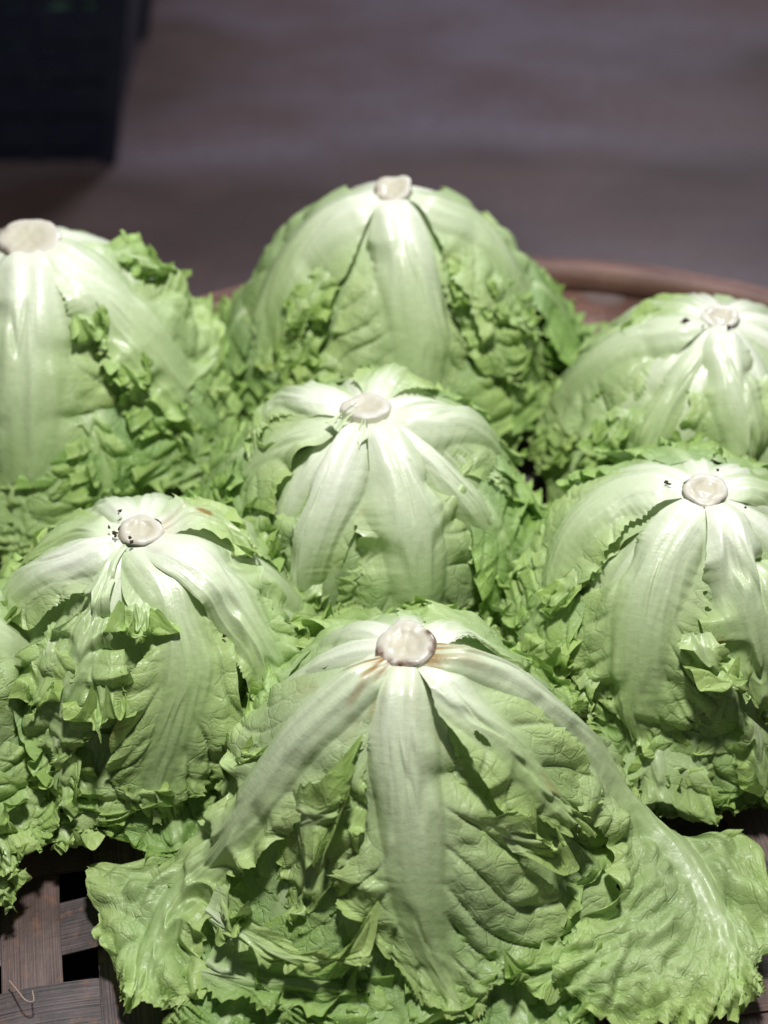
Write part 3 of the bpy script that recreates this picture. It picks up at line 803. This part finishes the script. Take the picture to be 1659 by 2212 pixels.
traced(B, c5((590, 390), (500, 560), (400, 720), (220, 850), (110, 1050), (60, 1400)), c5((620, 380), (560, 560), (510, 750), (450, 950), (380, 1200), (320, 1500)), c5((650, 380), (600, 560), (590, 800), (700, 950), (700, 1150), (560, 1500)),
       nu=150, nv=110, seed=207, lift=(0.001, 0.004, 0.012, 0.014), ribh=0.005, ribw=0.007, ruf=0.006, rufk=260, curl=0.006, tint=0.3, pale=0.2, palelen=0.5, crump=0.004, pucker=0.002)
traced(B, c5((650, 370), (660, 600), (720, 850), (700, 1050), (620, 1350), (520, 1550), (650, 1800)), c5((730, 350), (850, 520), (920, 720), (960, 950), (900, 1200), (820, 1500), (820, 1750)), c5((800, 340), (1000, 560), (1130, 750), (1200, 950), (1200, 1250), (1100, 1600), (1050, 1850)),
       nu=150, nv=100, seed=211, crump=0.004, lift=(0.003, 0.008, 0.010, 0.010), ribh=0.004, ribw=0.014, ruf=0.006, rufk=90, tint=0.25, pale=0.25, palelen=0.4, pucker=0.003)
traced(B, c5((730, 350), (850, 520), (1000, 700), (1150, 900), (1250, 1100), (1350, 1200)), c5((790, 320), (960, 430), (1100, 580), (1230, 760), (1350, 950), (1480, 1080)), c5((850, 290), (1100, 370), (1300, 500), (1440, 750), (1540, 920), (1600, 1080)),
       nu=140, nv=90, seed=213, crump=0.004, lift=(0.004, 0.009, 0.010, 0.008), ribh=0.006, ribw=0.016, ruf=0.006, rufk=100, tint=0.2, pale=0.6, palelen=0.5, pucker=0.003, brown=0.15)
traced(B, c5((800, 210), (950, 165), (1080, 170), (1180, 230), (1300, 330)), c5((840, 260), (960, 220), (1080, 245), (1200, 330), (1290, 430)), c5((850, 300), (980, 290), (1120, 340), (1230, 420), (1340, 540)),
       nu=90, nv=60, seed=217, spots=((0.38, -0.05, 0.09, 0.14, 0.75), (0.5, 0.35, 0.04, 0.06, 0.5)), ext=(0.4, 0), lift=(0.003, 0.008, 0.007), ribh=0.003, ribw=0.014, ruf=0.005, tint=0.15, pale=0.5, pucker=0.001, brown=0.3)
traced(B, c5((230, 1600), (200, 1700), (180, 1780), (220, 1900)), c5((340, 1560), (350, 1680), (360, 1780), (340, 1900)), c5((480, 1560), (560, 1660), (570, 1760), (480, 1880)),
       hl=0.012, nu=90, nv=110, grip=False, fan=0, seed=219, lift=(0.006, 0.020), ribh=0.002, ribw=0.003, ruf=0.005, rufk=260, tint=0.1, pale=0.25, pucker=0.0015)
traced(B, c5((330, 1140), (270, 1280), (240, 1430), (330, 1520)), c5((350, 1150), (370, 1300), (380, 1450), (430, 1590)), c5((380, 1150), (470, 1320), (500, 1450), (480, 1560)),
       hl=0.014, nu=90, nv=110, grip=False, fan=0, seed=221, lift=(0.010, 0.022), ribh=0.002, ribw=0.003, ruf=0.004, rufk=260, tint=0.3, pale=0.0, pucker=0.0012)
traced(B, c5((440, 860), (430, 960), (400, 1060), (480, 1150)), c5((540, 840), (560, 950), (570, 1060), (560, 1150)), c5((640, 850), (700, 950), (700, 1060), (610, 1150)),
       hl=0.014, nu=90, nv=90, grip=False, fan=0, seed=223, lift=(0.006, 0.020), ribh=0.002, ribw=0.003, ruf=0.0045, rufk=260, tint=0.35, pale=0.0, pucker=0.002, curl=0.005)
traced(B, c5((220, 760), (200, 860), (190, 980), (200, 1120)), c5((290, 740), (290, 850), (290, 970), (270, 1100)), c5((350, 760), (400, 870), (380, 980), (330, 1100)),
       hl=0.014, nu=90, nv=110, grip=False, fan=0, seed=227, lift=(0.006, 0.018), ribh=0.002, ribw=0.003, ruf=0.005, rufk=280, tint=0.35, pale=0.0, pucker=0.002, curl=0.005)
traced(B, c5((650, 610), (620, 700), (600, 780)), c5((740, 600), (740, 690), (720, 780)), c5((850, 600), (860, 700), (870, 800)),
       hl=0.008, nu=80, nv=90, grip=False, fan=0, seed=229, lift=(0.006, 0.014), ribh=0.001, ribw=0.003, ruf=0.0045, rufk=280, tint=0.35, pale=0.0, pucker=0.002, curl=0.006)
under(B, 9, 4, 1.1, th0=0.1)
frills(B, 7, 15, 1.2, th0=-3.0, th1=-0.5, sa=0.85, sb=1.3, lift=(-0.004, 0.012), width=0.034)
frills(B, 6, 16, 1.0, th0=-0.4, th1=3.3, sb=1.05, lift=(-0.006, 0.012))
stump(B, 0.0125, tilt=(-0.1, 0.10), brown=0.9, seed=4, flat=0.85)
crumbs(B, [(243, 1148, 0.0013), (252, 1160, 0.0016), (256, 1166, 0.0012), (283, 1170, 0.0011), (287, 1178, 0.0013), (276, 1181, 0.0007), (265, 1116, 0.0011), (262, 1121, 0.0007), (470, 1366, 0.0012)])

# --- centre head -------------------------------------------------------------
def c4(*pts): return [(432 + 0.4687 * x, 777.6 + 0.4687 * y) for x, y in pts]
Cc = start('C', Head(795, 893, 0.148, 0.095, DOME, 13),
           'compact lettuce head in the middle, dry beige round stump above smooth pale ribs')
traced(Cc, c4((670, 190), (520, 155), (390, 150), (300, 210), (260, 300), (230, 420)), c4((660, 230), (520, 210), (400, 210), (320, 270), (290, 370), (270, 480)), c4((650, 290), (540, 280), (430, 285), (350, 330), (320, 420), (300, 520)),
       nu=110, nv=70, seed=301, ext=(-0.5, 0), lift=(0.002, 0.006, 0.005), ribh=0.006, ribw=0.017, ruf=0.003, tint=0.15, pale=0.6, palelen=0.6, pucker=0.0008)
traced(Cc, c4((640, 290), (480, 275), (330, 290), (210, 350), (130, 460), (90, 700)), c4((645, 320), (520, 350), (400, 400), (300, 470), (220, 570), (190, 720)), c4((650, 370), (560, 410), (450, 480), (400, 580), (390, 720), (330, 830)),
       nu=120, nv=90, seed=303, lift=(0.003, 0.005, 0.006), ribh=0.002, ribw=0.012, ruf=0.006, rufk=90, tint=0.15, pale=0.3, palelen=0.6, pucker=0.001)
traced(Cc, c4((640, 400), (540, 570), (450, 760), (425, 950), (425, 1110), (450, 1200)), c4((690, 400), (600, 590), (520, 780), (480, 950), (480, 1090), (510, 1200)), c4((755, 440), (780, 600), (720, 800), (640, 950), (590, 1080), (640, 1200)),
       nu=130, nv=90, seed=307, cup=0.005, lift=(0.002, 0.004, 0.004, 0.004), ribh=0.009, ribw=0.018, ruf=0.003, rufk=110, tint=0.1, pale=0.7, palelen=0.7, pucker=0.0012)
traced(Cc, c4((930, 270), (1080, 230), (1230, 245), (1360, 310), (1440, 430), (1470, 600)), c4((925, 310), (1080, 290), (1220, 310), (1330, 380), (1400, 480), (1430, 620)), c4((930, 370), (1080, 420), (1200, 500), (1330, 560), (1480, 600), (1400, 760)),
       nu=130, nv=90, seed=313, cup=0.006, ext=(0.5, 0), lift=(0.002, 0.006, 0.004, 0.002), ribh=0.007, ribw=0.018, ruf=0.007, rufk=100, tint=0.15, pale=0.5, palelen=0.6, pucker=0.0012)
traced(Cc, c4((900, 370), (1020, 520), (1100, 700), (1160, 900), (1180, 1100)), c4((940, 390), (1110, 540), (1240, 700), (1320, 850), (1370, 1050)), c4((960, 390), (1190, 520), (1340, 690), (1430, 860), (1470, 1080)),
       nu=120, nv=80, seed=311, cup=0.006, lift=(0.000, 0.004, 0.003), ribh=0.008, ribw=0.017, ruf=0.005, rufk=100, tint=0.15, pale=0.6, palelen=0.6, pucker=0.0015)
traced(Cc, c4((770, 450), (785, 640), (730, 850), (600, 1030), (480, 1180), (520, 1330)), c4((840, 370), (930, 600), (980, 840), (1000, 1050), (990, 1200), (980, 1330)), c4((930, 370), (1060, 540), (1190, 650), (1290, 800), (1370, 980), (1480, 1160)),
       nu=160, nv=120, seed=317, cup=0.006, lift=(0.003, 0.006, 0.006, 0.006), ribh=0.009, ribw=0.019, ruf=0.007, rufk=110, curl=0.003, tint=0.15, pale=0.5, palelen=0.6, pucker=0.002, jag=0.006)
traced(Cc, c4((700, 330), (700, 380), (720, 420)), c4((750, 345), (745, 400), (738, 445)), c4((800, 350), (785, 380), (750, 440)),
       nu=40, nv=30, seed=321, lift=(0.008, 0.011), ribh=0.001, ribw=0.006, ruf=0.0004, tint=0.0, pale=1.0, palelen=2.0, pucker=0.0, jag=0.0008, fold=0.0005)
traced(Cc, c4((650, 290), (610, 330), (600, 360)), c4((665, 320), (640, 345), (620, 370)), c4((690, 350), (660, 370), (640, 390)),
       nu=40, nv=30, seed=323, lift=(0.008, 0.012), ribh=0.001, ribw=0.006, ruf=0.002, tint=0.0, pale=1.0, palelen=2.0, pucker=0.0, jag=0.001, fold=0.001)
auto_leaf(Cc, 1.25, Cc.sR * 0.6, 0.034, 70, 60, 331, lift=(0.003, 0.009, 0.004), ribh=0.003, ribw=0.008, ruf=0.003, tint=0.1, pale=0.6, pucker=0.001)
for k, a in enumerate([(1050, 1010, 1130, 1075, 34), (1000, 1130, 1085, 1235, 42), (520, 960, 490, 1060, 38), (540, 1060, 500, 1170, 42), (575, 1090, 590, 1210, 40), (690, 1240, 640, 1310, 30)]):
    clump(Cc, *a, 340 + k, tint=0.3, lift=(0.001, 0.006, 0.009))
under(Cc, 9, 6, 1.1, th0=0.35)
frills(Cc, 6, 25, 1.2, th0=-2.6, th1=-0.5, sa=0.8, sb=1.15, lift=(-0.004, 0.008), width=0.030)
frills(Cc, 3, 26, 1.2, th0=2.9, th1=3.9, sa=0.5, sb=1.05, lift=(0.004, 0.022), width=0.034)
frills(Cc, 3, 27, 1.2, th0=-0.7, th1=0.5, sa=0.5, sb=1.05, lift=(0.004, 0.022), width=0.034)
frills(Cc, 4, 28, 1.0, th0=0.6, th1=2.4, sa=0.4, sb=0.95, lift=(0.0, 0.012), width=0.032)
stump(Cc, 0.0158, tilt=(0.0, -0.15), brown=0.2, hgt=0.005, seed=6, pith=0.45)
crumbs(Cc, [(850, 936, 0.0014), (846, 933, 0.0009), (759, 953, 0.0009)])

# --- right front head --------------------------------------------------------
def c7(*pts): return [(1036.8 + 0.5702 * x, 950.4 + 0.5702 * y) for x, y in pts]
D = start('D', Head(1521, 1066, 0.150, 0.104, ROUND, 14),
          'large lettuce head at right with a wet shiny stump and dark rotten spot')
traced(D, [(1459, 1045), (1379, 1040), (1293, 1066), (1222, 1140), (1182, 1230), (1165, 1330)], [(1460, 1062), (1379, 1066), (1307, 1100), (1244, 1165), (1206, 1245), (1185, 1335)], [(1465, 1085), (1400, 1110), (1345, 1160), (1300, 1220), (1260, 1290), (1235, 1360)],
       nu=120, nv=80, seed=401, ext=(-0.5, 0), lift=(0.002, 0.006, 0.005), ribh=0.006, ribw=0.017, ruf=0.003, tint=0.2, pale=0.5, palelen=0.5, pucker=0.0015)
traced(D, [(1459, 1093), (1370, 1170), (1275, 1265), (1240, 1395), (1300, 1520), (1330, 1600)], [(1493, 1110), (1440, 1190), (1402, 1292), (1382, 1406), (1375, 1520), (1385, 1610)], [(1516, 1116), (1521, 1224), (1500, 1361), (1540, 1440), (1590, 1530), (1600, 1620)],
       nu=150, nv=110, seed=403, crump=0.004, cup=0.005, lift=(0.002, 0.005, 0.005, 0.005), ribh=0.007, ribw=0.018, ruf=0.006, rufk=100, tint=0.22, pale=0.5, palelen=0.45, pucker=0.003, vspace=0.015)
traced(D, [(1521, 1116), (1530, 1224), (1525, 1350), (1555, 1435), (1600, 1566)], [(1545, 1110), (1580, 1207), (1620, 1321), (1640, 1435), (1650, 1560)], [(1575, 1099), (1645, 1190), (1690, 1292), (1710, 1435), (1710, 1578)],
       nu=130, nv=90, seed=409, spots=((0.62, -0.8, 0.05, 0.15, 0.7),), cup=0.005, lift=(0.003, 0.006, 0.006, 0.005), ribh=0.008, ribw=0.017, ruf=0.008, rufk=110, tint=0.2, pale=0.6, palelen=0.45, pucker=0.002, brown=0.1)
traced(D, [(1590, 1030), (1640, 1015), (1700, 1030), (1750, 1090)], [(1585, 1055), (1650, 1060), (1710, 1090), (1760, 1160)], [(1580, 1085), (1640, 1110), (1700, 1150), (1740, 1220)],
       nu=90, nv=60, seed=411, ext=(0.5, 0), lift=(0.0, 0.003), ribh=0.006, ribw=0.015, ruf=0.004, tint=0.2, pale=0.5, pucker=0.0015)
traced(D, c7((560, 1130), (580, 1250), (590, 1380)), c7((680, 1080), (710, 1220), (730, 1380)), c7((820, 1130), (850, 1280), (870, 1440)),
       hl=0.012, nu=90, nv=110, grip=False, fan=0, seed=413, lift=(0.004, 0.022, 0.014), ribh=0.002, ribw=0.003, ruf=0.005, rufk=260, tint=0.25, pale=0.05, pucker=0.002, curl=0.005)
traced(D, c7((780, 690), (790, 770), (850, 850), (930, 900)), c7((830, 690), (850, 760), (910, 840), (980, 880)), c7((870, 690), (910, 750), (960, 830), (1010, 860)),
       hl=0.008, nu=80, nv=60, grip=False, fan=0, seed=415, lift=(0.006, 0.014), ribh=0.001, ribw=0.003, ruf=0.006, rufk=280, tint=0.3, pale=0.0, pucker=0.0015, curl=0.006)
traced(D, c7((1000, 960), (960, 1120), (980, 1250)), c7((1040, 1000), (1030, 1150), (1060, 1260)), c7((1091, 1050), (1100, 1160), (1120, 1260)),
       hl=0.012, nu=80, nv=100, grip=False, fan=0, seed=417, lift=(0.006, 0.020), ribh=0.001, ribw=0.003, ruf=0.005, rufk=260, tint=0.35, pale=0.0, pucker=0.002, curl=0.005)
for k, a in enumerate([(1265, 1215, 1215, 1320, 30), (1240, 1330, 1200, 1430, 42), (1290, 1440, 1250, 1520, 38), (1390, 1600, 1440, 1700, 52), (1480, 1640, 1540, 1740, 44)]):
    clump(D, *a, 420 + k, tint=0.3)
under(D, 9, 7, 1.1, th0=0.2, width=0.055)
frills(D, 6, 35, 1.2, th0=-2.9, th1=-0.7, sa=0.82, sb=1.22, lift=(-0.004, 0.012), width=0.034)
frills(D, 7, 36, 1.2, th0=2.3, th1=3.6, sa=0.6, sb=1.1, lift=(0.0, 0.015), width=0.036)
frills(D, 5, 37, 1.0, th0=0.2, th1=2.2, sa=0.3, sb=0.9, lift=(0.0, 0.012), width=0.034)
stump(D, 0.0140, tilt=(0.0, 0.1), brown=0.3, seed=8, flat=0.9)
crumbs(D, [(1446, 1053, 0.0015), (1451, 1056, 0.0010), (1547, 1029, 0.0011), (1600, 1102, 0.0009)])

# --- right back head ---------------------------------------------------------
E = start('E', Head(1555, 690, 0.140, 0.106, ROUND, 15),
          'lettuce head at the back right with black soil specks around its pale stump')
MQ = dict(nu=100, nv=80)
traced(E, [(1514, 700), (1429, 704), (1310, 742), (1239, 789), (1180, 849), (1135, 950)], [(1514, 712), (1410, 727), (1325, 765), (1262, 815), (1210, 880), (1180, 960)], [(1518, 730), (1430, 790), (1375, 870), (1362, 940), (1354, 1000), (1340, 1050)],
       **MQ, seed=501, cup=0.005, ext=(-0.6, 0), lift=(0.002, 0.006), ribh=0.007, ribw=0.016, ruf=0.007, rufk=110, tint=0.2, pale=0.4, palelen=0.5, pucker=0.003)
traced(E, [(1505, 745), (1404, 849), (1365, 930), (1355, 1029)], [(1525, 750), (1454, 859), (1404, 955), (1385, 1040)], [(1535, 750), (1499, 859), (1479, 959), (1460, 1040)],
       **MQ, seed=503, cup=0.005, lift=(0.001, 0.005), ribh=0.005, ribw=0.014, ruf=0.004, rufk=110, tint=0.1, pale=0.5, palelen=0.6, pucker=0.0015)
traced(E, [(1520, 739), (1500, 834), (1464, 934), (1450, 1040)], [(1555, 735), (1575, 834), (1599, 934), (1600, 1040)], [(1589, 735), (1640, 809), (1670, 909), (1680, 1040)],
       **MQ, seed=507, cup=0.005, lift=(0.003, 0.006), ribh=0.008, ribw=0.017, ruf=0.007, rufk=120, tint=0.15, pale=0.5, palelen=0.6, pucker=0.002)
traced(E, [(1530, 672), (1440, 652), (1380, 675), (1350, 720)], [(1520, 682), (1445, 675), (1395, 697), (1365, 735)], [(1515, 695), (1440, 700), (1400, 720), (1360, 750)],
       nu=80, nv=50, seed=509, ext=(-0.5, 0), lift=(0.002, 0.006), ribh=0.003, ribw=0.013, ruf=0.003, tint=0.3, pale=0.3, pucker=0.001)
for k, a in enumerate([(1360, 870, 1300, 1000, 34), (1480, 940, 1420, 1020, 30), (1250, 900, 1200, 1010, 34)]):
    clump(E, *a, 520 + k, tint=0.4)
under(E, 9, 8, 1.0, th0=0.25, width=0.05)
frills(E, 7, 45, 0.8, th0=-3.2, th1=-0.3, sa=0.7, sb=1.1, lift=(0.0, 0.012))
frills(E, 4, 46, 1.0, th0=0.0, th1=3.0, sa=0.6, sb=1.0, lift=(0.0, 0.01))
stump(E, 0.0125, tilt=(0, 0.1), brown=0.15, seed=10, hgt=0.001)
crumbs(E, [(1487, 702, 0.0020), (1480, 705, 0.0014), (1571, 716, 0.0018), (1520, 712, 0.0010), (1437, 720, 0.0008)])

# --- back centre head --------------------------------------------------------
G = start('G', Head(850, 415, 0.185, 0.115, PEAK, 16),
          'tallest lettuce head, furthest back at centre, in front of the tray rim')
traced(G, [(802, 408), (700, 430), (620, 500), (570, 590), (535, 680), (520, 760)], [(806, 440), (730, 480), (655, 555), (605, 640), (575, 730), (570, 790)], [(812, 465), (765, 560), (710, 640), (680, 720), (650, 790), (650, 850)],
       **MQ, seed=601, ext=(-0.9, 0), lift=(0.003, 0.006, 0.006), ribh=0.007, ribw=0.022, ruf=0.007, rufk=90, tint=0.3, pale=0.4, palelen=0.5, pucker=0.003)
traced(G, [(900, 455), (960, 560), (1010, 680), (1060, 800), (1120, 920)], [(895, 440), (1000, 480), (1080, 570), (1130, 680), (1160, 800)], [(900, 405), (1010, 430), (1110, 500), (1170, 600), (1200, 760)],
       **MQ, seed=603, ext=(0, 0.8), lift=(0.002, 0.005, 0.005), ribh=0.006, ribw=0.018, ruf=0.009, rufk=100, tint=0.35, pale=0.3, palelen=0.5, pucker=0.003, crump=0.008)
traced(G, [(815, 465), (785, 560), (730, 680), (690, 760), (640, 850)], [(850, 465), (880, 570), (905, 690), (905, 800), (900, 900)], [(890, 460), (945, 580), (990, 700), (1030, 800), (1080, 900)],
       nu=130, nv=90, seed=607, cup=0.005, lift=(0.003, 0.006, 0.006), ribh=0.009, ribw=0.022, ruf=0.006, rufk=90, tint=0.2, pale=0.5, palelen=0.55, pucker=0.003, vspace=0.014)
for k, a in enumerate([(985, 510, 1040, 680, 48), (1050, 540, 1110, 720, 42), (1020, 660, 1090, 820, 48), (715, 570, 655, 700, 44), (690, 660, 640, 790, 44), (730, 760, 650, 850, 46)]):
    clump(G, *a, 620 + k, tint=0.4)
under(G, 10, 9, 1.0, th0=0.15, tint=0.4, width=0.062, lift=-0.003)
frills(G, 8, 55, 0.8, th0=-3.3, th1=0.2, sa=0.7, sb=1.1, lift=(0.0, 0.015), tint=0.55, width=0.042)
frills(G, 3, 56, 1.0, th0=-0.2, th1=0.5, sa=0.6, sb=1.05, lift=(0.01, 0.03), tint=0.8, width=0.04)
frills(G, 4, 57, 1.0, th0=2.9, th1=3.8, sa=0.7, sb=1.25, lift=(0.01, 0.03), tint=0.7, width=0.045)
stump(G, 0.0132, tilt=(0.1, 0.15), brown=0.9, seed=12, hgt=0.002, flat=1.0)

# --- back left head ----------------------------------------------------------
F_ = start('F', Head(60, 522, 0.185, 0.121, PEAK, 17),
           'lettuce head at the back left edge with a wide rough beige stump')
traced(F_, [(20, 570), (-30, 700), (-90, 850), (-120, 1000), (-120, 1120)], [(65, 575), (62, 700), (58, 850), (60, 1000), (55, 1110)], [(105, 570), (165, 700), (220, 850), (260, 970), (200, 1100)],
       nu=130, nv=100, seed=701, cup=0.005, lift=(0.003, 0.008, 0.008), ribh=0.008, ribw=0.024, ruf=0.008, rufk=90, tint=0.2, pale=0.5, palelen=0.5, pucker=0.004, vspace=0.02)
traced(F_, [(95, 575), (150, 680), (240, 800), (300, 880), (380, 990)], [(120, 560), (215, 645), (300, 745), (365, 830), (420, 920)], [(130, 525), (240, 575), (330, 660), (410, 760), (450, 870)],
       nu=120, nv=90, seed=703, ext=(0, 0.4), lift=(0.002, 0.008, 0.006), ribh=0.007, ribw=0.022, ruf=0.009, rufk=100, curl=0.004, tint=0.2, pale=0.4, palelen=0.55, pucker=0.004, crump=0.006)
for k, a in enumerate([(140, 630, 215, 740, 40), (215, 700, 290, 830, 46), (270, 800, 360, 930, 52), (180, 880, 225, 1040, 66), (330, 880, 400, 980, 50)]):
    clump(F_, *a, 720 + k, tint=0.45)
under(F_, 9, 10, 1.0, th0=0.0, tint=0.35, width=0.062)
frills(F_, 7, 65, 0.8, th0=-2.2, th1=0.3, sa=0.62, sb=1.12, lift=(0.0, 0.02), tint=0.55, width=0.042)
frills(F_, 1, 66, 1.0, th0=0.25, th1=0.8, sa=0.25, sb=0.56, lift=(0.0, 0.012), tint=0.4, width=0.018)
stump(F_, 0.0195, tilt=(0.0, 0.12), brown=0.8, seed=14, hgt=0.002)

# --- head cut by the left edge ----------------------------------------------
Hh = start('H', Head(-260, 1290, 0.140, 0.090, MIDB, 18),
           'lettuce head cut off by the left edge, only its smooth side showing')
under(Hh, 9, 12, 1.0, th0=0.05, lift=0.0)
frills(Hh, 9, 75, 0.8, th0=-1.6, th1=0.6, sa=0.75, sb=1.2, lift=(0.0, 0.018), width=0.036)
clump(Hh, -50, 1800, 20, 1960, 60, 791, lift=(0.01, 0.02, 0.02), tint=0.25)
clump(Hh, -60, 1700, -10, 1830, 60, 792, lift=(0.01, 0.022, 0.028), tint=0.25)
stump(Hh, 0.0165, brown=0.3, seed=16)

# ------------------------------------------------------------------ crate in the background
def box(V, F, x0, x1, y0, y1, z0, z1, off=None):
    b = len(V)
    for z in (z0, z1):
        for (x, y) in ((x0, y0), (x1, y0), (x1, y1), (x0, y1)):
            V.append((x, y, z))
    F += [(b, b + 3, b + 2, b + 1), (b + 4, b + 5, b + 6, b + 7), (b, b + 1, b + 5, b + 4), (b + 1, b + 2, b + 6, b + 5), (b + 2, b + 3, b + 7, b + 6), (b + 3, b, b + 4, b + 7)]
cr = on_plane(238, 352, GZ)
CW, CD, CH, TAP = 0.62, 0.42, 0.46, 0.30       # width, depth, height, outward lean
cx, cy = cr[0] - CW / 2, cr[1] + CD / 2
crate = empty('plastic_crate', (cx, cy, GZ + 0.006))
tag(crate, 'dark blue black slatted plastic crate standing on the wet floor at top left', 'crate')
def crate_part(name, boxes):
    V, F = [], []
    for b in boxes: box(V, F, *b)
    V = np.array(V, float)
    k = 1 + TAP * V[:, 2] / CH
    V[:, 0] *= k; V[:, 1] *= k
    return mesh_obj(name, V, F, M_CRATE, crate, smooth=False)
hx, hy = CW / 2, CD / 2
crate_part('crate_floor', [(-hx, hx, -hy, hy, 0, 0.012)])
for i in range(7):
    z = 0.02 + i * 0.063
    for (x0, x1, y0, y1) in ((-hx, hx, -hy, -hy + 0.008), (-hx, hx, hy - 0.008, hy), (-hx, -hx + 0.008, -hy + 0.01, hy - 0.01), (hx - 0.008, hx, -hy + 0.01, hy - 0.01)):
        crate_part('slat', [(x0, x1, y0, y1, z, z + 0.054)])
for sx in (-1, 1):
    for sy in (-1, 1):
        crate_part('corner_post', [(sx * hx - 0.012, sx * hx + 0.012, sy * hy - 0.012, sy * hy + 0.012, 0.0, CH - 0.002)])
for i in range(-2, 3):
    crate_part('upright', [(i * 0.1 - 0.007, i * 0.1 + 0.007, -hy - 0.006, -hy - 0.001, 0.0, CH)])
crate_part('crate_rim', [(-hx - 0.02, hx + 0.02, -hy - 0.02, -hy - 0.007, CH, CH + 0.02), (-hx - 0.02, hx + 0.02, hy + 0.007, hy + 0.02, CH, CH + 0.02),
                         (-hx - 0.02, -hx - 0.013, -hy, hy, CH, CH + 0.02), (hx + 0.013, hx + 0.02, -hy, hy, CH, CH + 0.02)])
# loose green leaves inside the crate
rs = np.random.RandomState(5)
V, Fc = [], []
for i in range(700):
    c = np.array([rs.uniform(-0.27, 0.27), rs.uniform(-0.18, 0.18), rs.uniform(0.03, 0.42)])
    a, b = rs.randn(3), rs.randn(3)
    a /= np.linalg.norm(a); b -= a * (a @ b); b /= np.linalg.norm(b)
    s1, s2 = rs.uniform(0.02, 0.05), rs.uniform(0.015, 0.03)
    k0 = len(V)
    V += [tuple(c - a * s1), tuple(c + b * s2), tuple(c + a * s1), tuple(c - b * s2)]
    Fc.append((k0, k0 + 1, k0 + 2, k0 + 3))
gl = mesh_obj('crate_greens', V, Fc, simple('dark_greens', (0.10, 0.24, 0.08), 0.5), None)
gl.location = crate.location
tag(gl, 'loose green leaves heaped inside the dark plastic crate', 'greens', kind='stuff')
